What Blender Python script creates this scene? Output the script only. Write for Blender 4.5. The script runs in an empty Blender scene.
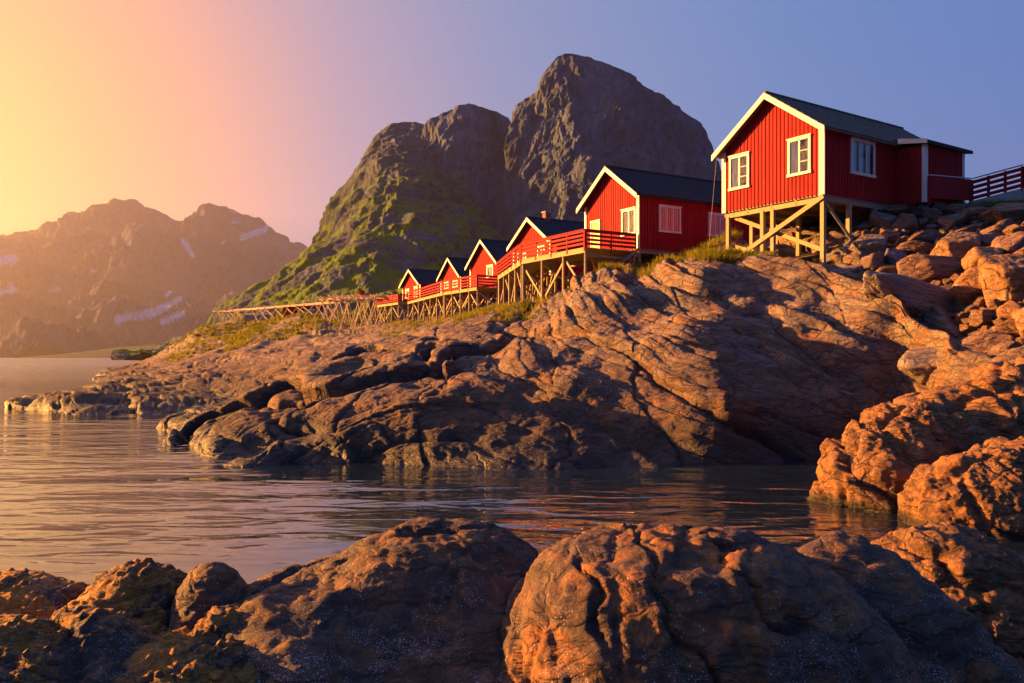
import bpy, bmesh, math, random
import numpy as np
from mathutils import Vector, Matrix, noise as mn
R = math.radians
sc = bpy.context.scene
COL = sc.collection
F = 838.0          # focal length in pixels of a 1024 px wide frame
CH = 3.0           # camera height above the water
HY = 357.0         # horizon row

# ------------------------------------------------------------------ camera
cam = bpy.data.cameras.new('camera'); camo = bpy.data.objects.new('camera', cam); COL.objects.link(camo)
camo.location = (0, 0, CH); camo.rotation_euler = (R(90), 0, 0)
cam.sensor_width = 36; cam.lens = 36 * F / 1024; cam.shift_y = (HY - 341.5) / 1024
cam.clip_start = 0.1; cam.clip_end = 40000
sc.camera = camo

# ------------------------------------------------------------------ light
SUN_AZ, SUN_EL = -75.0, 12.0          # azimuth left of +Y, elevation
sd = Vector((math.sin(R(SUN_AZ)) * math.cos(R(SUN_EL)), math.cos(R(SUN_AZ)) * math.cos(R(SUN_EL)), math.sin(R(SUN_EL))))
sl = bpy.data.lights.new('sun', 'SUN'); so = bpy.data.objects.new('sun', sl); COL.objects.link(so)
sl.energy = 5.0; sl.angle = R(0.6); sl.color = (1.0, 0.42, 0.085)
so.rotation_euler = sd.to_track_quat('Z', 'Y').to_euler()

world = bpy.data.worlds.new('World'); sc.world = world; world.use_nodes = True
wt = world.node_tree; wt.nodes.clear()
def wn(t, **k):
    n = wt.nodes.new(t)
    for a, b in k.items(): setattr(n, a, b)
    return n
wo = wn('ShaderNodeOutputWorld'); bg = wn('ShaderNodeBackground'); bg.inputs['Strength'].default_value = 0.1
sky = wn('ShaderNodeTexSky', sky_type='NISHITA', sun_disc=False)
sky.sun_elevation = R(SUN_EL); sky.sun_rotation = R(SUN_AZ); sky.air_density = 1.0; sky.dust_density = 2.0; sky.ozone_density = 2.5
geo = wn('ShaderNodeTexCoord')
GA, GE = -37.0, 11.0                  # middle of the bright evening glow in the sky
gd = (math.sin(R(GA)) * math.cos(R(GE)), math.cos(R(GA)) * math.cos(R(GE)), math.sin(R(GE)))
dot = wn('ShaderNodeVectorMath', operation='DOT_PRODUCT'); dot.inputs[1].default_value = gd
wt.links.new(geo.outputs['Generated'], dot.inputs[0])
ac = wn('ShaderNodeMath', operation='ARCCOSINE'); wt.links.new(dot.outputs['Value'], ac.inputs[0])
dv = wn('ShaderNodeMath', operation='DIVIDE'); dv.inputs[1].default_value = R(90); wt.links.new(ac.outputs[0], dv.inputs[0])
ramp = wn('ShaderNodeValToRGB'); wt.links.new(dv.outputs[0], ramp.inputs[0])
def s2l(c): return tuple(((v/255)/12.92 if v/255 <= .04045 else ((v/255+.055)/1.055)**2.4) for v in c) + (1,)
stops = [(0.0, (255, 206, 112)), (0.06, (255, 200, 112)), (0.13, (250, 178, 120)), (0.20, (232, 164, 144)), (0.28, (172, 154, 184)), (0.40, (118, 146, 194)), (0.60, (88, 138, 200)), (1.0, (58, 100, 180))]
er = ramp.color_ramp; er.interpolation = 'B_SPLINE'
while len(er.elements) < len(stops): er.elements.new(0.5)
for e, (p, c) in zip(er.elements, stops): e.position = p; e.color = s2l(c)
# the glow colours are added to the physical sky
sc1 = wn('ShaderNodeVectorMath', operation='SCALE'); sc1.inputs['Scale'].default_value = 1.55
wt.links.new(ramp.outputs['Color'], sc1.inputs[0])
sc2 = wn('ShaderNodeVectorMath', operation='SCALE'); sc2.inputs['Scale'].default_value = 0.03
wt.links.new(sky.outputs['Color'], sc2.inputs[0])
ad = wn('ShaderNodeVectorMath', operation='ADD'); wt.links.new(sc1.outputs[0], ad.inputs[0]); wt.links.new(sc2.outputs[0], ad.inputs[1])
wt.links.new(ad.outputs[0], bg.inputs['Color']); wt.links.new(bg.outputs[0], wo.inputs['Surface'])

vs = sc.view_settings; vs.view_transform = 'Standard'; vs.look = 'None'; vs.exposure = 2.6; vs.gamma = 1.0; vs.use_curve_mapping = False
cy = sc.cycles
cy.max_bounces = 6; cy.diffuse_bounces = 3; cy.glossy_bounces = 3; cy.volume_bounces = 0; cy.transparent_max_bounces = 6
cy.use_denoising = True; cy.sample_clamp_indirect = 4.0
cy.caustics_reflective = False; cy.caustics_refractive = False

# ------------------------------------------------------------------ helpers
def W(px, py, d): return ((px - 512) / F * d, d, CH + (HY - py) / F * d)

class NT:
    def __init__(s, m): s.m = m; m.use_nodes = True; s.t = m.node_tree; s.t.nodes.clear()
    def n(s, typ, ins=None, **k):
        o = s.t.nodes.new('ShaderNode' + typ)
        for a, b in k.items(): setattr(o, a, b)
        for a, b in (ins or {}).items():
            if hasattr(b, 'is_output'): s.t.links.new(b, o.inputs[a])
            else: o.inputs[a].default_value = b
        return o
    def noise(s, co, scale, det=5, rough=.55, dist=0, typ='FBM'):
        return s.n('TexNoise', {'Vector': co, 'Scale': scale, 'Detail': det, 'Roughness': rough, 'Distortion': dist}).outputs['Fac']
    def ramp(s, fac, *st, interp='LINEAR'):
        o = s.n('ValToRGB', {'Fac': fac}); e = o.color_ramp; e.interpolation = interp
        while len(e.elements) < len(st): e.elements.new(.5)
        for q, (p, c) in zip(e.elements, st):
            q.position = p; q.color = (c, c, c, 1) if not hasattr(c, '__len__') else tuple(c)[:3] + (1,)
        return o.outputs['Color']
    def mix(s, f, a, b, mode='MIX'):
        o = s.n('Mix', data_type='RGBA', blend_type=mode)
        for i, v in ((0, f), (6, a), (7, b)):
            if hasattr(v, 'is_output'): s.t.links.new(v, o.inputs[i])
            else: o.inputs[i].default_value = v if not hasattr(v, '__len__') else tuple(v)[:3] + (1,)
        return o.outputs[2]
    def math(s, op, a, b=0.0, c=0.0, clamp=False):
        o = s.n('Math', operation=op, use_clamp=clamp)
        for i, v in enumerate((a, b, c)):
            if hasattr(v, 'is_output'): s.t.links.new(v, o.inputs[i])
            else: o.inputs[i].default_value = v
        return o.outputs[0]
    def bump(s, h, strength=.5, dist=.05, normal=None):
        k = {'Height': h, 'Strength': strength, 'Distance': dist}
        if normal is not None: k['Normal'] = normal
        return s.n('Bump', k).outputs['Normal']
    def out(s, **k):
        p = s.n('BsdfPrincipled')
        for a, b in k.items():
            a = a.replace('_', ' ')
            if hasattr(b, 'is_output'): s.t.links.new(b, p.inputs[a])
            else: p.inputs[a].default_value = tuple(b)[:3] + (1,) if hasattr(b, '__len__') else b
        o = s.n('OutputMaterial'); s.t.links.new(p.outputs[0], o.inputs['Surface']); return p

def newmat(name): return NT(bpy.data.materials.new(name))

def make(name, verts, faces, mat=None, parent=None, smooth=False, loc=None):
    me = bpy.data.meshes.new(name)
    if isinstance(verts, np.ndarray):
        verts = np.ascontiguousarray(verts, dtype=np.float32); faces = np.ascontiguousarray(faces, dtype=np.int32)
        me.vertices.add(len(verts)); me.vertices.foreach_set('co', verts.ravel())
        k = faces.shape[1]; me.loops.add(faces.size); me.loops.foreach_set('vertex_index', faces.ravel())
        me.polygons.add(len(faces)); me.polygons.foreach_set('loop_start', np.arange(0, faces.size, k, dtype=np.int32))
        me.update(calc_edges=True)
    else:
        me.from_pydata(verts, [], faces)
    if smooth: me.polygons.foreach_set('use_smooth', np.ones(len(me.polygons), dtype=bool))
    o = bpy.data.objects.new(name, me); COL.objects.link(o)
    if mat: me.materials.append(mat)
    if parent: o.parent = parent
    if loc: o.location = loc
    return o

def thing(name, label, cat, loc=(0, 0, 0), rz=0.0, group=None):
    o = bpy.data.objects.new(name, None); COL.objects.link(o); o.location = loc; o.rotation_euler = (0, 0, rz)
    o['label'] = label; o['category'] = cat
    if group: o['group'] = group
    return o
def tag(o, label, cat, group=None, kind=None):
    o['label'] = label; o['category'] = cat
    if group: o['group'] = group
    if kind: o['kind'] = kind
    return o

def fr(P, scale, octv=5, H=.9, off=(0, 0, 0)):
    """fractal noise over an (N,3) array, about -1..1"""
    Q = (P * np.asarray(scale) + np.asarray(off)).tolist(); f = mn.fractal
    return np.array([f(q, H, 2.0, octv) for q in Q], dtype=np.float64)
def rid(P, scale, octv=5, off=(0, 0, 0)):
    Q = (P * np.asarray(scale) + np.asarray(off)).tolist(); f = mn.ridged_multi_fractal
    return np.array([f(q, .9, 2.1, octv, 1.0, 2.0) for q in Q], dtype=np.float64)
def vor(P, scale, off=(0, 0, 0)):
    Q = (P * np.asarray(scale) + np.asarray(off)).tolist(); f = mn.voronoi
    a = np.empty((len(Q), 2)); 
    for i, q in enumerate(Q):
        d = f(q)[0]; a[i, 0] = d[0]; a[i, 1] = d[1]
    return a
def h1(a, k=0.0):
    v = np.sin(a * 127.1 + k * 311.7) * 43758.5453; return v - np.floor(v)
def h2(a, b): return h1(a * 1.37 + b * 7.91 + 3.3)
def sstep(a, b, x):
    t = np.clip((x - a) / (b - a), 0, 1); return t * t * (3 - 2 * t)
def gridfaces(nr, nc):
    i = np.arange(nr - 1)[:, None] * nc + np.arange(nc - 1)[None, :]
    return np.stack([i, i + 1, i + nc + 1, i + nc], -1).reshape(-1, 4)
def gridnormals(P):            # P (nr,nc,3)
    du = np.gradient(P, axis=1); dv = np.gradient(P, axis=0); n = np.cross(du, dv)
    n /= np.maximum(np.linalg.norm(n, axis=-1, keepdims=True), 1e-9)
    return n

# strata: tilted layers broken by joints; returns the outward offset for points P
def strata(P, nrm, spacing, jointlen, warp, seed, amp, groove, tilt=.35, gw=10):
    fold = .30 * np.sqrt((P[:, 0] + 1.0) ** 2 + 9.0) - .05 * np.maximum(P[:, 0] - 10, 0) if nrm[0] == 0 else 0
    s = (P @ np.asarray(nrm) + fold) / spacing + warp
    ls = np.floor(s); f = s - ls
    t = (P[:, 0] * .85 + P[:, 1] * .45 + P[:, 2] * .35) / jointlen + h1(ls, seed) * 9 + warp * .5
    lt = np.floor(t); g = t - lt
    # joints are not evenly spaced: some cells merge
    mg = h2(ls + 5.5, np.floor(t * .5)) > .45; lt = np.where(mg, np.floor(t * .5) + 500, lt); g = np.where(mg, t * .5 - np.floor(t * .5), g)
    prof = 1 - np.abs(2 * f - 1) ** gw; jp = 1 - np.abs(2 * g - 1) ** 26
    tl = amp * ((f - .5) * (tilt + 1.1 * (h2(ls + 3, lt + 7) - .5)) + (g - .5) * 1.0 * (h2(ls + 11, lt + 2) - .5))
    return amp * (.5 * h2(ls + seed, lt) + .5 * h1(ls, seed + 2)) + tl + groove * (prof * jp - 1)

# ================================================================== SETTING
# ---- rock material, shared by the shore and the boulders
def rock_mat(name, ca, cb, tint, ochre=.4, tide=None, barn=0.0, moss=0.0, scale=1.0, bump=1.0, objco=False, weed=0.0, percolor=False, mossz=4.5, ochre_col=(.34, .13, .025), zone=None):
    N = newmat(name)
    tc = N.n('TexCoord').outputs['Object'] if objco else N.n('NewGeometry').outputs['Position']
    gp = N.n('NewGeometry'); pos = gp.outputs['Position']; nor = gp.outputs['Normal']
    sep = N.n('SeparateXYZ', {0: pos}); z = sep.outputs['Z']; nz = N.n('SeparateXYZ', {0: nor}).outputs['Z']
    big = N.noise(tc, .55 * scale, 6, .6, .6); med = N.noise(tc, 2.6 * scale, 8, .65, .3); fin = N.noise(tc, 22 * scale, 8, .7)
    grit = N.noise(tc, 90 * scale, 4, .7)
    col = N.mix(N.ramp(big, (.36, 0), (.64, 1)), ca, cb)
    if zone:
        zq = N.math('ADD', z, N.math('MULTIPLY', N.math('SUBTRACT', N.noise(tc, .35, 6, .65), .5), 5.0))
        col = N.mix(N.ramp(N.math('DIVIDE', zq, 8.0), (zone[0] / 8, 0), (zone[1] / 8, 1)), N.mix(big, (.060, .034, .023), (.135, .070, .040)), col)
    if percolor:
        oi = N.n('ObjectInfo').outputs['Color']; col = N.mix(1.0, col, oi, 'MULTIPLY')
    col = N.mix(N.math('MULTIPLY', N.ramp(med, (.45, 0), (.7, 1)), .6), col, tint)
    if ochre:
        oc = N.math('MULTIPLY', N.ramp(N.noise(tc, 1.1 * scale, 9, .68, 1.0), (.47, 0), (.62, 1)), ochre)
        col = N.mix(oc, col, ochre_col)
    # pale lichen flecks and dark mineral grain
    fl = N.ramp(N.noise(tc, 9 * scale, 9, .75), (.56, 0), (.66, 1))
    col = N.mix(N.math('MULTIPLY', fl, .45), col, (.42, .36, .33))
    col = N.mix(N.ramp(fin, (.36, .55), (.56, 0)), col, (.035, .026, .022))
    col = N.mix(N.ramp(grit, (.40, .35), (.6, 0)), col, (.05, .035, .028))
    rough = N.ramp(fin, (.3, .62), (.7, .9))
    wob = N.n('TexNoise', {'Vector': tc, 'Scale': 1.5 * scale, 'Detail': 5.0}).outputs['Color']
    wp = N.n('VectorMath', {0: tc, 1: N.n('VectorMath', {0: wob, 'Scale': .55 / scale}, operation='SCALE').outputs[0]}, operation='ADD').outputs[0]
    mpp = N.n('Mapping', {'Vector': wp, 'Rotation': (R(28), R(16), 0), 'Scale': (.45 * scale, .8 * scale, 1.9 * scale)}).outputs[0]
    ed = N.n('TexVoronoi', {'Vector': mpp, 'Scale': 1.0}, feature='DISTANCE_TO_EDGE').outputs['Distance']
    ed2 = N.n('TexVoronoi', {'Vector': mpp, 'Scale': 3.3}, feature='DISTANCE_TO_EDGE').outputs['Distance']
    ck = N.math('MAXIMUM', N.ramp(ed, (.0, 1), (.045, 0)), N.math('MULTIPLY', N.ramp(ed2, (0, 1), (.06, 0)), N.math('MULTIPLY', N.ramp(big, (.4, 0), (.6, 1)), .7)))
    col = N.mix(N.math('MULTIPLY', ck, .55), col, (.022, .015, .012))
    if moss:
        g = N.noise(tc, .9 * scale, 8, .7, .5)
        up = N.ramp(nz, (.55, 0), (.85, 1)); hi = N.ramp(N.math('MULTIPLY', z, .1), (mossz/10, 0), (mossz/10 + .12, 1))
        m = N.math('MULTIPLY', N.math('MULTIPLY', up, hi), N.ramp(g, (.52, 0), (.60, 1)))
        col = N.mix(N.math('MULTIPLY', m, moss), col, N.mix(fin, (.06, .085, .012), (.17, .13, .02)))
    if tide:
        zz = N.math('ADD', z, N.math('MULTIPLY', N.math('SUBTRACT', med, .5), tide * .9))
        col = N.mix(N.ramp(N.math('DIVIDE', zz, tide), (.35, 1), (.95, 0)), col, (.026, .018, .012))
        rough = N.mix(N.ramp(N.math('DIVIDE', zz, tide), (.1, 1), (.6, 0)), rough, (.45, .45, .45))
    if weed:
        wv = N.noise(tc, 1.4 * scale, 7, .7, .8)
        wk = N.math('MULTIPLY', N.ramp(wv, (.42, 0), (.52, 1)), weed)
        col = N.mix(wk, col, N.mix(fin, (.36, .10, .012), (.52, .27, .035)))
    if barn:
        v = N.n('TexVoronoi', {'Vector': tc, 'Scale': 58.0, 'Randomness': 1.0}); d = v.outputs['Distance']
        cell = N.n('SeparateColor', {0: v.outputs['Color']}).outputs[0]
        patch = N.math('MULTIPLY', N.ramp(N.noise(tc, 2.6, 7, .75), (.50, 0), (.57, 1)), N.ramp(N.math('ADD', N.math('MULTIPLY', z, .5), N.math('MULTIPLY', med, .3)), (.55, 1), (.86, .12)))
        b = N.math('MULTIPLY', N.ramp(d, (.22, 1), (.36, 0)), N.math('LESS_THAN', cell, N.math('MULTIPLY', patch, 1.1 * barn)))
        v2 = N.n('TexVoronoi', {'Vector': tc, 'Scale': 118.0, 'Randomness': 1.0}); c2v = N.n('SeparateColor', {0: v2.outputs['Color']}).outputs[0]
        b2 = N.math('MULTIPLY', N.ramp(v2.outputs['Distance'], (.25, 1), (.42, 0)), N.math('LESS_THAN', c2v, N.math('MULTIPLY', patch, .8 * barn)))
        b = N.math('MAXIMUM', b, N.math('MULTIPLY', b2, .8))
        col = N.mix(b, col, (.52, .47, .46))
    else: b = None
    lam = N.noise(N.n('Mapping', {'Vector': wp, 'Rotation': (R(14), R(9), 0), 'Scale': (.22 * scale, .5 * scale, 4.2 * scale)}).outputs[0], 1.0, 7, .62)
    lin = N.ramp(lam, (.40, 0), (.455, 1), (.50, .15), (.56, .0))
    col = N.mix(N.math('MULTIPLY', lin, .42), col, (.03, .02, .015))
    hgt = N.math('ADD', N.math('MULTIPLY', med, .75), N.math('MULTIPLY', lam, .9))
    hgt = N.math('SUBTRACT', hgt, N.math('MULTIPLY', lin, .22))
    hgt = N.math('ADD', N.math('MULTIPLY', hgt, 1.0), N.math('MULTIPLY', fin, .28))
    hgt = N.math('ADD', hgt, N.math('MULTIPLY', grit, .09))
    hgt = N.math('SUBTRACT', hgt, N.math('MULTIPLY', ck, .45))
    nb = N.bump(hgt, .85 * bump, .12 / scale)
    if b is not None: nb = N.bump(b, .7, .01, nb)
    N.out(Base_Color=col, Roughness=rough, Normal=nb, Specular_IOR_Level=.35)
    return N.m

M_SHORE = rock_mat('shore_rock', (.185, .125, .09), (.34, .275, .235), (.12, .078, .058), ochre=.75, zone=(1.0, 4.6), tide=1.35, moss=.9)
# ---- main rocky shore: a smooth surface through surveyed heights, then layered rock relief
pts = []
def P_(px, py, d): pts.append((px, d, CH + (HY - py) / F * d))
def Z_(px, d, z): pts.append((px, d, z))
for px, py, d in [(10,407,50.3),(80,413,45),(140,412,45.7),(170,428,35.4),(180,440,30.3),(205,458,24.9),(260,463,23.7),(420,463,23.7),(560,470,22.2),(700,468,22.6),(780,463,23.7),
    (860,455,25),(900,448,26),
    (420,440,24.9),(420,400,27.2),(420,360,31.5),(420,335,37),(420,328,40),(420,322,92),
    (360,448,24.8),(360,400,28.2),(360,362,34.5),(360,352,38),
    (300,446,25.2),(300,410,28.5),(300,384,33.5),(300,372,58),(300,350,80),(300,332,110),(300,319,128),
    (240,452,25),(240,424,27.5),(240,412,30),(250,398,50),(250,380,70),(250,355,100),(250,330,140),(250,319,165),
    (205,445,25.8),(205,424,36),(205,402,52),(205,388,64),(205,370,90),(205,350,120),(205,334,150),(215,325,165),
    (130,404,48.5),(130,394,60),(130,385,78),(125,374,112),(150,362,150),(170,350,170),(190,338,172),
    (60,402,52),(60,395,60),
    (340,366,52),(340,345,85),(350,325,120),(350,317,150),(390,327,98),(390,340,75),(390,345,60),
    (490,455,23.2),(490,420,25.3),(490,380,28),(490,345,32.5),(490,322,38),(490,315,44),(490,313,60),(480,311,78),
    (560,455,22.9),(560,430,24.3),(560,400,26),(560,370,28),(560,340,31),(560,320,34.5),(560,306,38.5),(565,298,45),(545,303,56),
    (630,455,23),(630,420,25),(630,380,27.5),(630,340,30.5),(630,305,34),(630,290,37),(640,281,44),
    (700,450,23.4),(700,420,25),(700,390,26.5),(700,350,29),(700,310,32),(700,282,34.5),(705,270,38),(710,266,46),
    (760,450,24.2),(760,410,26.2),(760,360,29),(760,315,31.8),(760,285,34.3),(750,272,37),
    (800,440,25),(800,400,27),(800,350,29.5),(800,310,31.8),(824,290,33.8),(800,268,36),(800,238,39),
    (870,400,27.2),(870,350,29.2),(880,303,31.4),(880,260,33.5),(880,228,35.5),(890,210,37),
    (950,375,25.8),(950,335,27.8),(950,295,29.8),(950,255,32.3),(950,222,34.6),(950,209,36),
    (1024,400,21.5),(1024,345,24),(1024,300,26.8),(1024,255,30),(1024,208,34.5),(750,262,40),(755,250,44),(780,242,42),(822,226,40.5),(800,226,44),(850,215,40),(720,258,45),(690,263,50),(1150,350,23),(1150,250,30),(1150,205,34.5),(960,420,24)]: P_(px, py, d)
for px, d, z in [(10,47,-1),(10,56,-.6),(10,75,-1.5),(60,75,-.6),(40,120,-1.5),(80,200,-1.5),(100,165,-.3),(-60,50,-1.6),(-60,80,-2),(-60,150,-2),(140,40,-1),(160,32,-1),(180,25,-1),(205,21.5,-1),
    (300,21,-1),(420,21,-1),(560,20,-1),(700,20,-1),(820,21,-1),(900,22,-.6),(960,20,-.4),(1050,18,-.3),(1150,18,0),
    (300,44,1.0),(240,38,.15),(360,48,2.1),(420,60,4.2),(420,75,5.2),(350,180,7),(220,200,6),(420,120,7),(420,170,6),(420,240,3),(250,240,4),(150,240,.5),(560,80,7.2),(560,130,8),(560,240,5),
    (640,60,7.8),(640,110,8.5),(760,50,8.7),(760,70,9),(700,240,6),(850,44,9.6),(850,70,10),(950,40,9.72),(950,60,9.8),(950,110,10),(1100,40,9.8),(1100,110,10),(1250,40,9.8),(950,240,8),(1250,240,8),(1250,22,3)]: Z_(px, d, z)
pts = np.array(pts)
LS = 1.35
def tps_coord(px, d): return np.stack([px / 200.0, np.log(d) * LS * 1.6], -1)
A = tps_coord(pts[:, 0], pts[:, 1]); n_ = len(A)
def phi(r2): return .5 * r2 * np.log(np.maximum(r2, 1e-12))
K = phi(((A[:, None] - A[None]) ** 2).sum(-1)) + np.eye(n_) * .004
Pm = np.c_[np.ones(n_), A]; L = np.block([[K, Pm], [Pm.T, np.zeros((3, 3))]])
wgt = np.linalg.solve(L, np.r_[pts[:, 2], 0, 0, 0])
def base_h(px, d):
    q = tps_coord(px, d); out = np.empty(len(q))
    for i in range(0, len(q), 40000):
        b = q[i:i+40000]; out[i:i+40000] = phi(((b[:, None] - A[None]) ** 2).sum(-1)) @ wgt[:n_] + wgt[n_] + b @ wgt[n_+1:]
    return out
def ground(x, y): return float(base_h(np.array([512 + F * x / y]), np.array([y]))[0])

def build_shore():
    pxs = np.linspace(-90, 1280, 1150)
    ds = np.concatenate([np.exp(np.linspace(math.log(19.5), math.log(40), 520, endpoint=False)), np.exp(np.linspace(math.log(40), math.log(180), 240, endpoint=False)), np.exp(np.linspace(math.log(180), math.log(320), 30))])
    # heights on a coarse grid, then bilinear refinement
    cpx = np.linspace(-90, 1280, 230); cds = np.exp(np.linspace(math.log(19.4), math.log(325), 200))
    H = base_h(*[a.ravel() for a in np.meshgrid(cpx, cds)]).reshape(200, 230)
    fu = np.clip((pxs - cpx[0]) / (cpx[1] - cpx[0]), 0, 228.999); iu = fu.astype(int); fu -= iu
    fv = np.clip((np.log(ds) - np.log(cds[0])) / (np.log(cds[1]) - np.log(cds[0])), 0, 198.999); iv = fv.astype(int); fv -= iv
    def cr(p0, p1, p2, p3, t): return .5 * (2*p1 + (p2-p0)*t + (2*p0-5*p1+4*p2-p3)*t*t + (3*p1-p0-3*p2+p3)*t**3)
    ih = lambda i, n: np.clip(i, 0, n - 1)
    Hu = cr(H[:, ih(iu-1,230)], H[:, iu], H[:, iu+1], H[:, ih(iu+2,230)], fu[None])
    Hh = cr(Hu[ih(iv-1,200)], Hu[iv], Hu[iv+1], Hu[ih(iv+2,200)], fv[:, None])
    PX, D = np.meshgrid(pxs, ds); X = (PX - 512) / F * D
    P = np.stack([X, D, Hh], -1); nr, nc = Hh.shape
    n = gridnormals(P)
    Q = P.reshape(-1, 3); n = n.reshape(-1, 3)
    n[:, 1] -= .0
    big = fr(Q, .16, 4, .9, (3, 7, 1)); w2 = fr(Q, .45, 4, .8, (9, 2, 5))
    x = Q[:, 0]; y = Q[:, 1]; z = Q[:, 2]
    ns = np.array([0, -.24, .95])
    lay = strata(Q, ns, 1.25, 10, .40 * big + .05 * w2, 1.7, 1.05, .36, gw=14)
    lay2 = strata(Q, ns + np.array([0, .05, 0]), .40, 4.2, .5 * big + .12 * w2, 5.1, .27, .15, gw=8)
    lay3 = strata(Q, ns, .15, 2.2, .9 * big + .25 * w2, 8.3, .07, .04, gw=5)
    lay4 = strata(Q, (.80, -.15, .42), 2.3, 7, .6 * big + .10 * w2, 3.3, .15, .10, gw=30)
    nearf = 1 - .5 * sstep(40, 60, y)
    fine = rid(Q, .9, 6, (4, 4, 4)); fine = fine - fine.mean()
    f2 = fr(Q, 3.0, 5, .8, (8, 1, 1))
    far = np.clip(y / 60, 1, 1.7)
    patch = sstep(-.25, .25, fr(Q * np.array([.6, 1, 1]), .16, 3, 1, (30, 2, 8)))
    flat = 1 - .75 * sstep(8.6, 9.4, z) * (x > 5)
    disp = (lay * (.6 + .4 * patch) * nearf - .3) + lay4 * nearf + lay2 * (.3 + .7 * patch) * far ** .5 + lay3 * (.3 + .7 * patch) + .03 * fine * far + .03 * f2 + .45 * big
    disp *= flat
    disp += .32 * (1 - sstep(.1, 1.3, z)) * sstep(-.5, 0, z) * sstep(38, 46, y)
    bank = sstep(862, 885, 512 + F * x / y) * sstep(4.6, 5.4, z + 2.3 * sstep(930, 985, 512 + F * x / y)) * (1 - sstep(9.3, 9.6, z))
    disp = disp * (1 - .8 * bank) - .35 * bank
    # keep the footings of the cabins sound
    Q2 = Q + n * disp[:, None]
    o = make('rocky_shore', Q2, gridfaces(nr, nc), M_SHORE, smooth=True)
    o['kind'] = 'structure'
    return o, Q2.reshape(nr, nc, 3), pxs, ds
shore, SH, spx, sds = build_shore()
from mathutils.bvhtree import BVHTree
def surf(x, y):
    """height of the finished shore at x, y (nearest column and row, undisplaced lookup refined)"""
    px = 512 + F * x / y
    i = int(np.clip(np.searchsorted(spx, px), 6, len(spx) - 7)); j = int(np.clip(np.searchsorted(sds, y), 6, len(sds) - 7))
    blk = SH[j-6:j+7, i-6:i+7].reshape(-1, 3)
    k = np.argmin((blk[:, 0] - x) ** 2 + (blk[:, 1] - y) ** 2)
    return float(blk[k, 2])

# ---- mountains
def mountain_mat(name, rock_a, rock_b, green, gamt, gz, snow=False, sc_=1.0, bump=1.0):
    N = newmat(name); g = N.n('NewGeometry'); pos = g.outputs['Position']
    z = N.n('SeparateXYZ', {0: pos}).outputs['Z']; nz = N.n('SeparateXYZ', {0: g.outputs['Normal']}).outputs['Z']
    st = N.n('VectorMath', {0: pos, 1: (1, 1, .28)}, operation='MULTIPLY').outputs[0]
    a = N.noise(st, .012 * sc_, 9, .62, .8); b = N.noise(st, .07 * sc_, 8, .65, .4); c = N.noise(pos, .25 * sc_, 6, .7)
    col = N.mix(N.ramp(a, (.38, 0), (.62, 1)), rock_a, rock_b)
    col = N.mix(N.ramp(b, (.36, .7), (.56, 0)), col, (.035, .033, .04))
    gn = N.noise(pos, .018 * sc_, 9, .7)
    zz = N.ramp(N.math('ADD', N.math('MULTIPLY', z, 1 / gz), N.math('MULTIPLY', N.math('SUBTRACT', gn, .5), 1.1)), (.35, 1), (.8, .15))
    gm = N.math('MULTIPLY', N.math('MULTIPLY', N.ramp(nz, (.25, 0), (.5, 1)), N.ramp(gn, (.44, 0), (.54, 1))), N.math('MULTIPLY', zz, gamt), clamp=True)
    col = N.mix(gm, col, N.mix(c, green, tuple(v * 1.9 for v in green)))
    if snow:
        at = N.n('Attribute', attribute_name='snow').outputs['Fac']
        col = N.mix(at, col, (.78, .78, .82))
    N.out(Base_Color=col, Roughness=.95, Normal=N.bump(N.math('ADD', b, N.math('MULTIPLY', c, .35)), .9 * bump, 12 / sc_), Specular_IOR_Level=.1)
    return N.m
M_CRAG = mountain_mat('crag_rock', (.052, .078, .118), (.13, .165, .23), (.045, .066, .006), .45, 260, bump=1.2)
M_SLOPE = mountain_mat('grassy_crag', (.048, .066, .095), (.12, .14, .18), (.085, .135, .008), 1.35, 420, bump=1.2)
M_FAR = mountain_mat('far_rock', (.032, .040, .095), (.07, .078, .16), (.03, .04, .012), .6, 500, snow=True, sc_=.25, bump=1.2)

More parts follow.
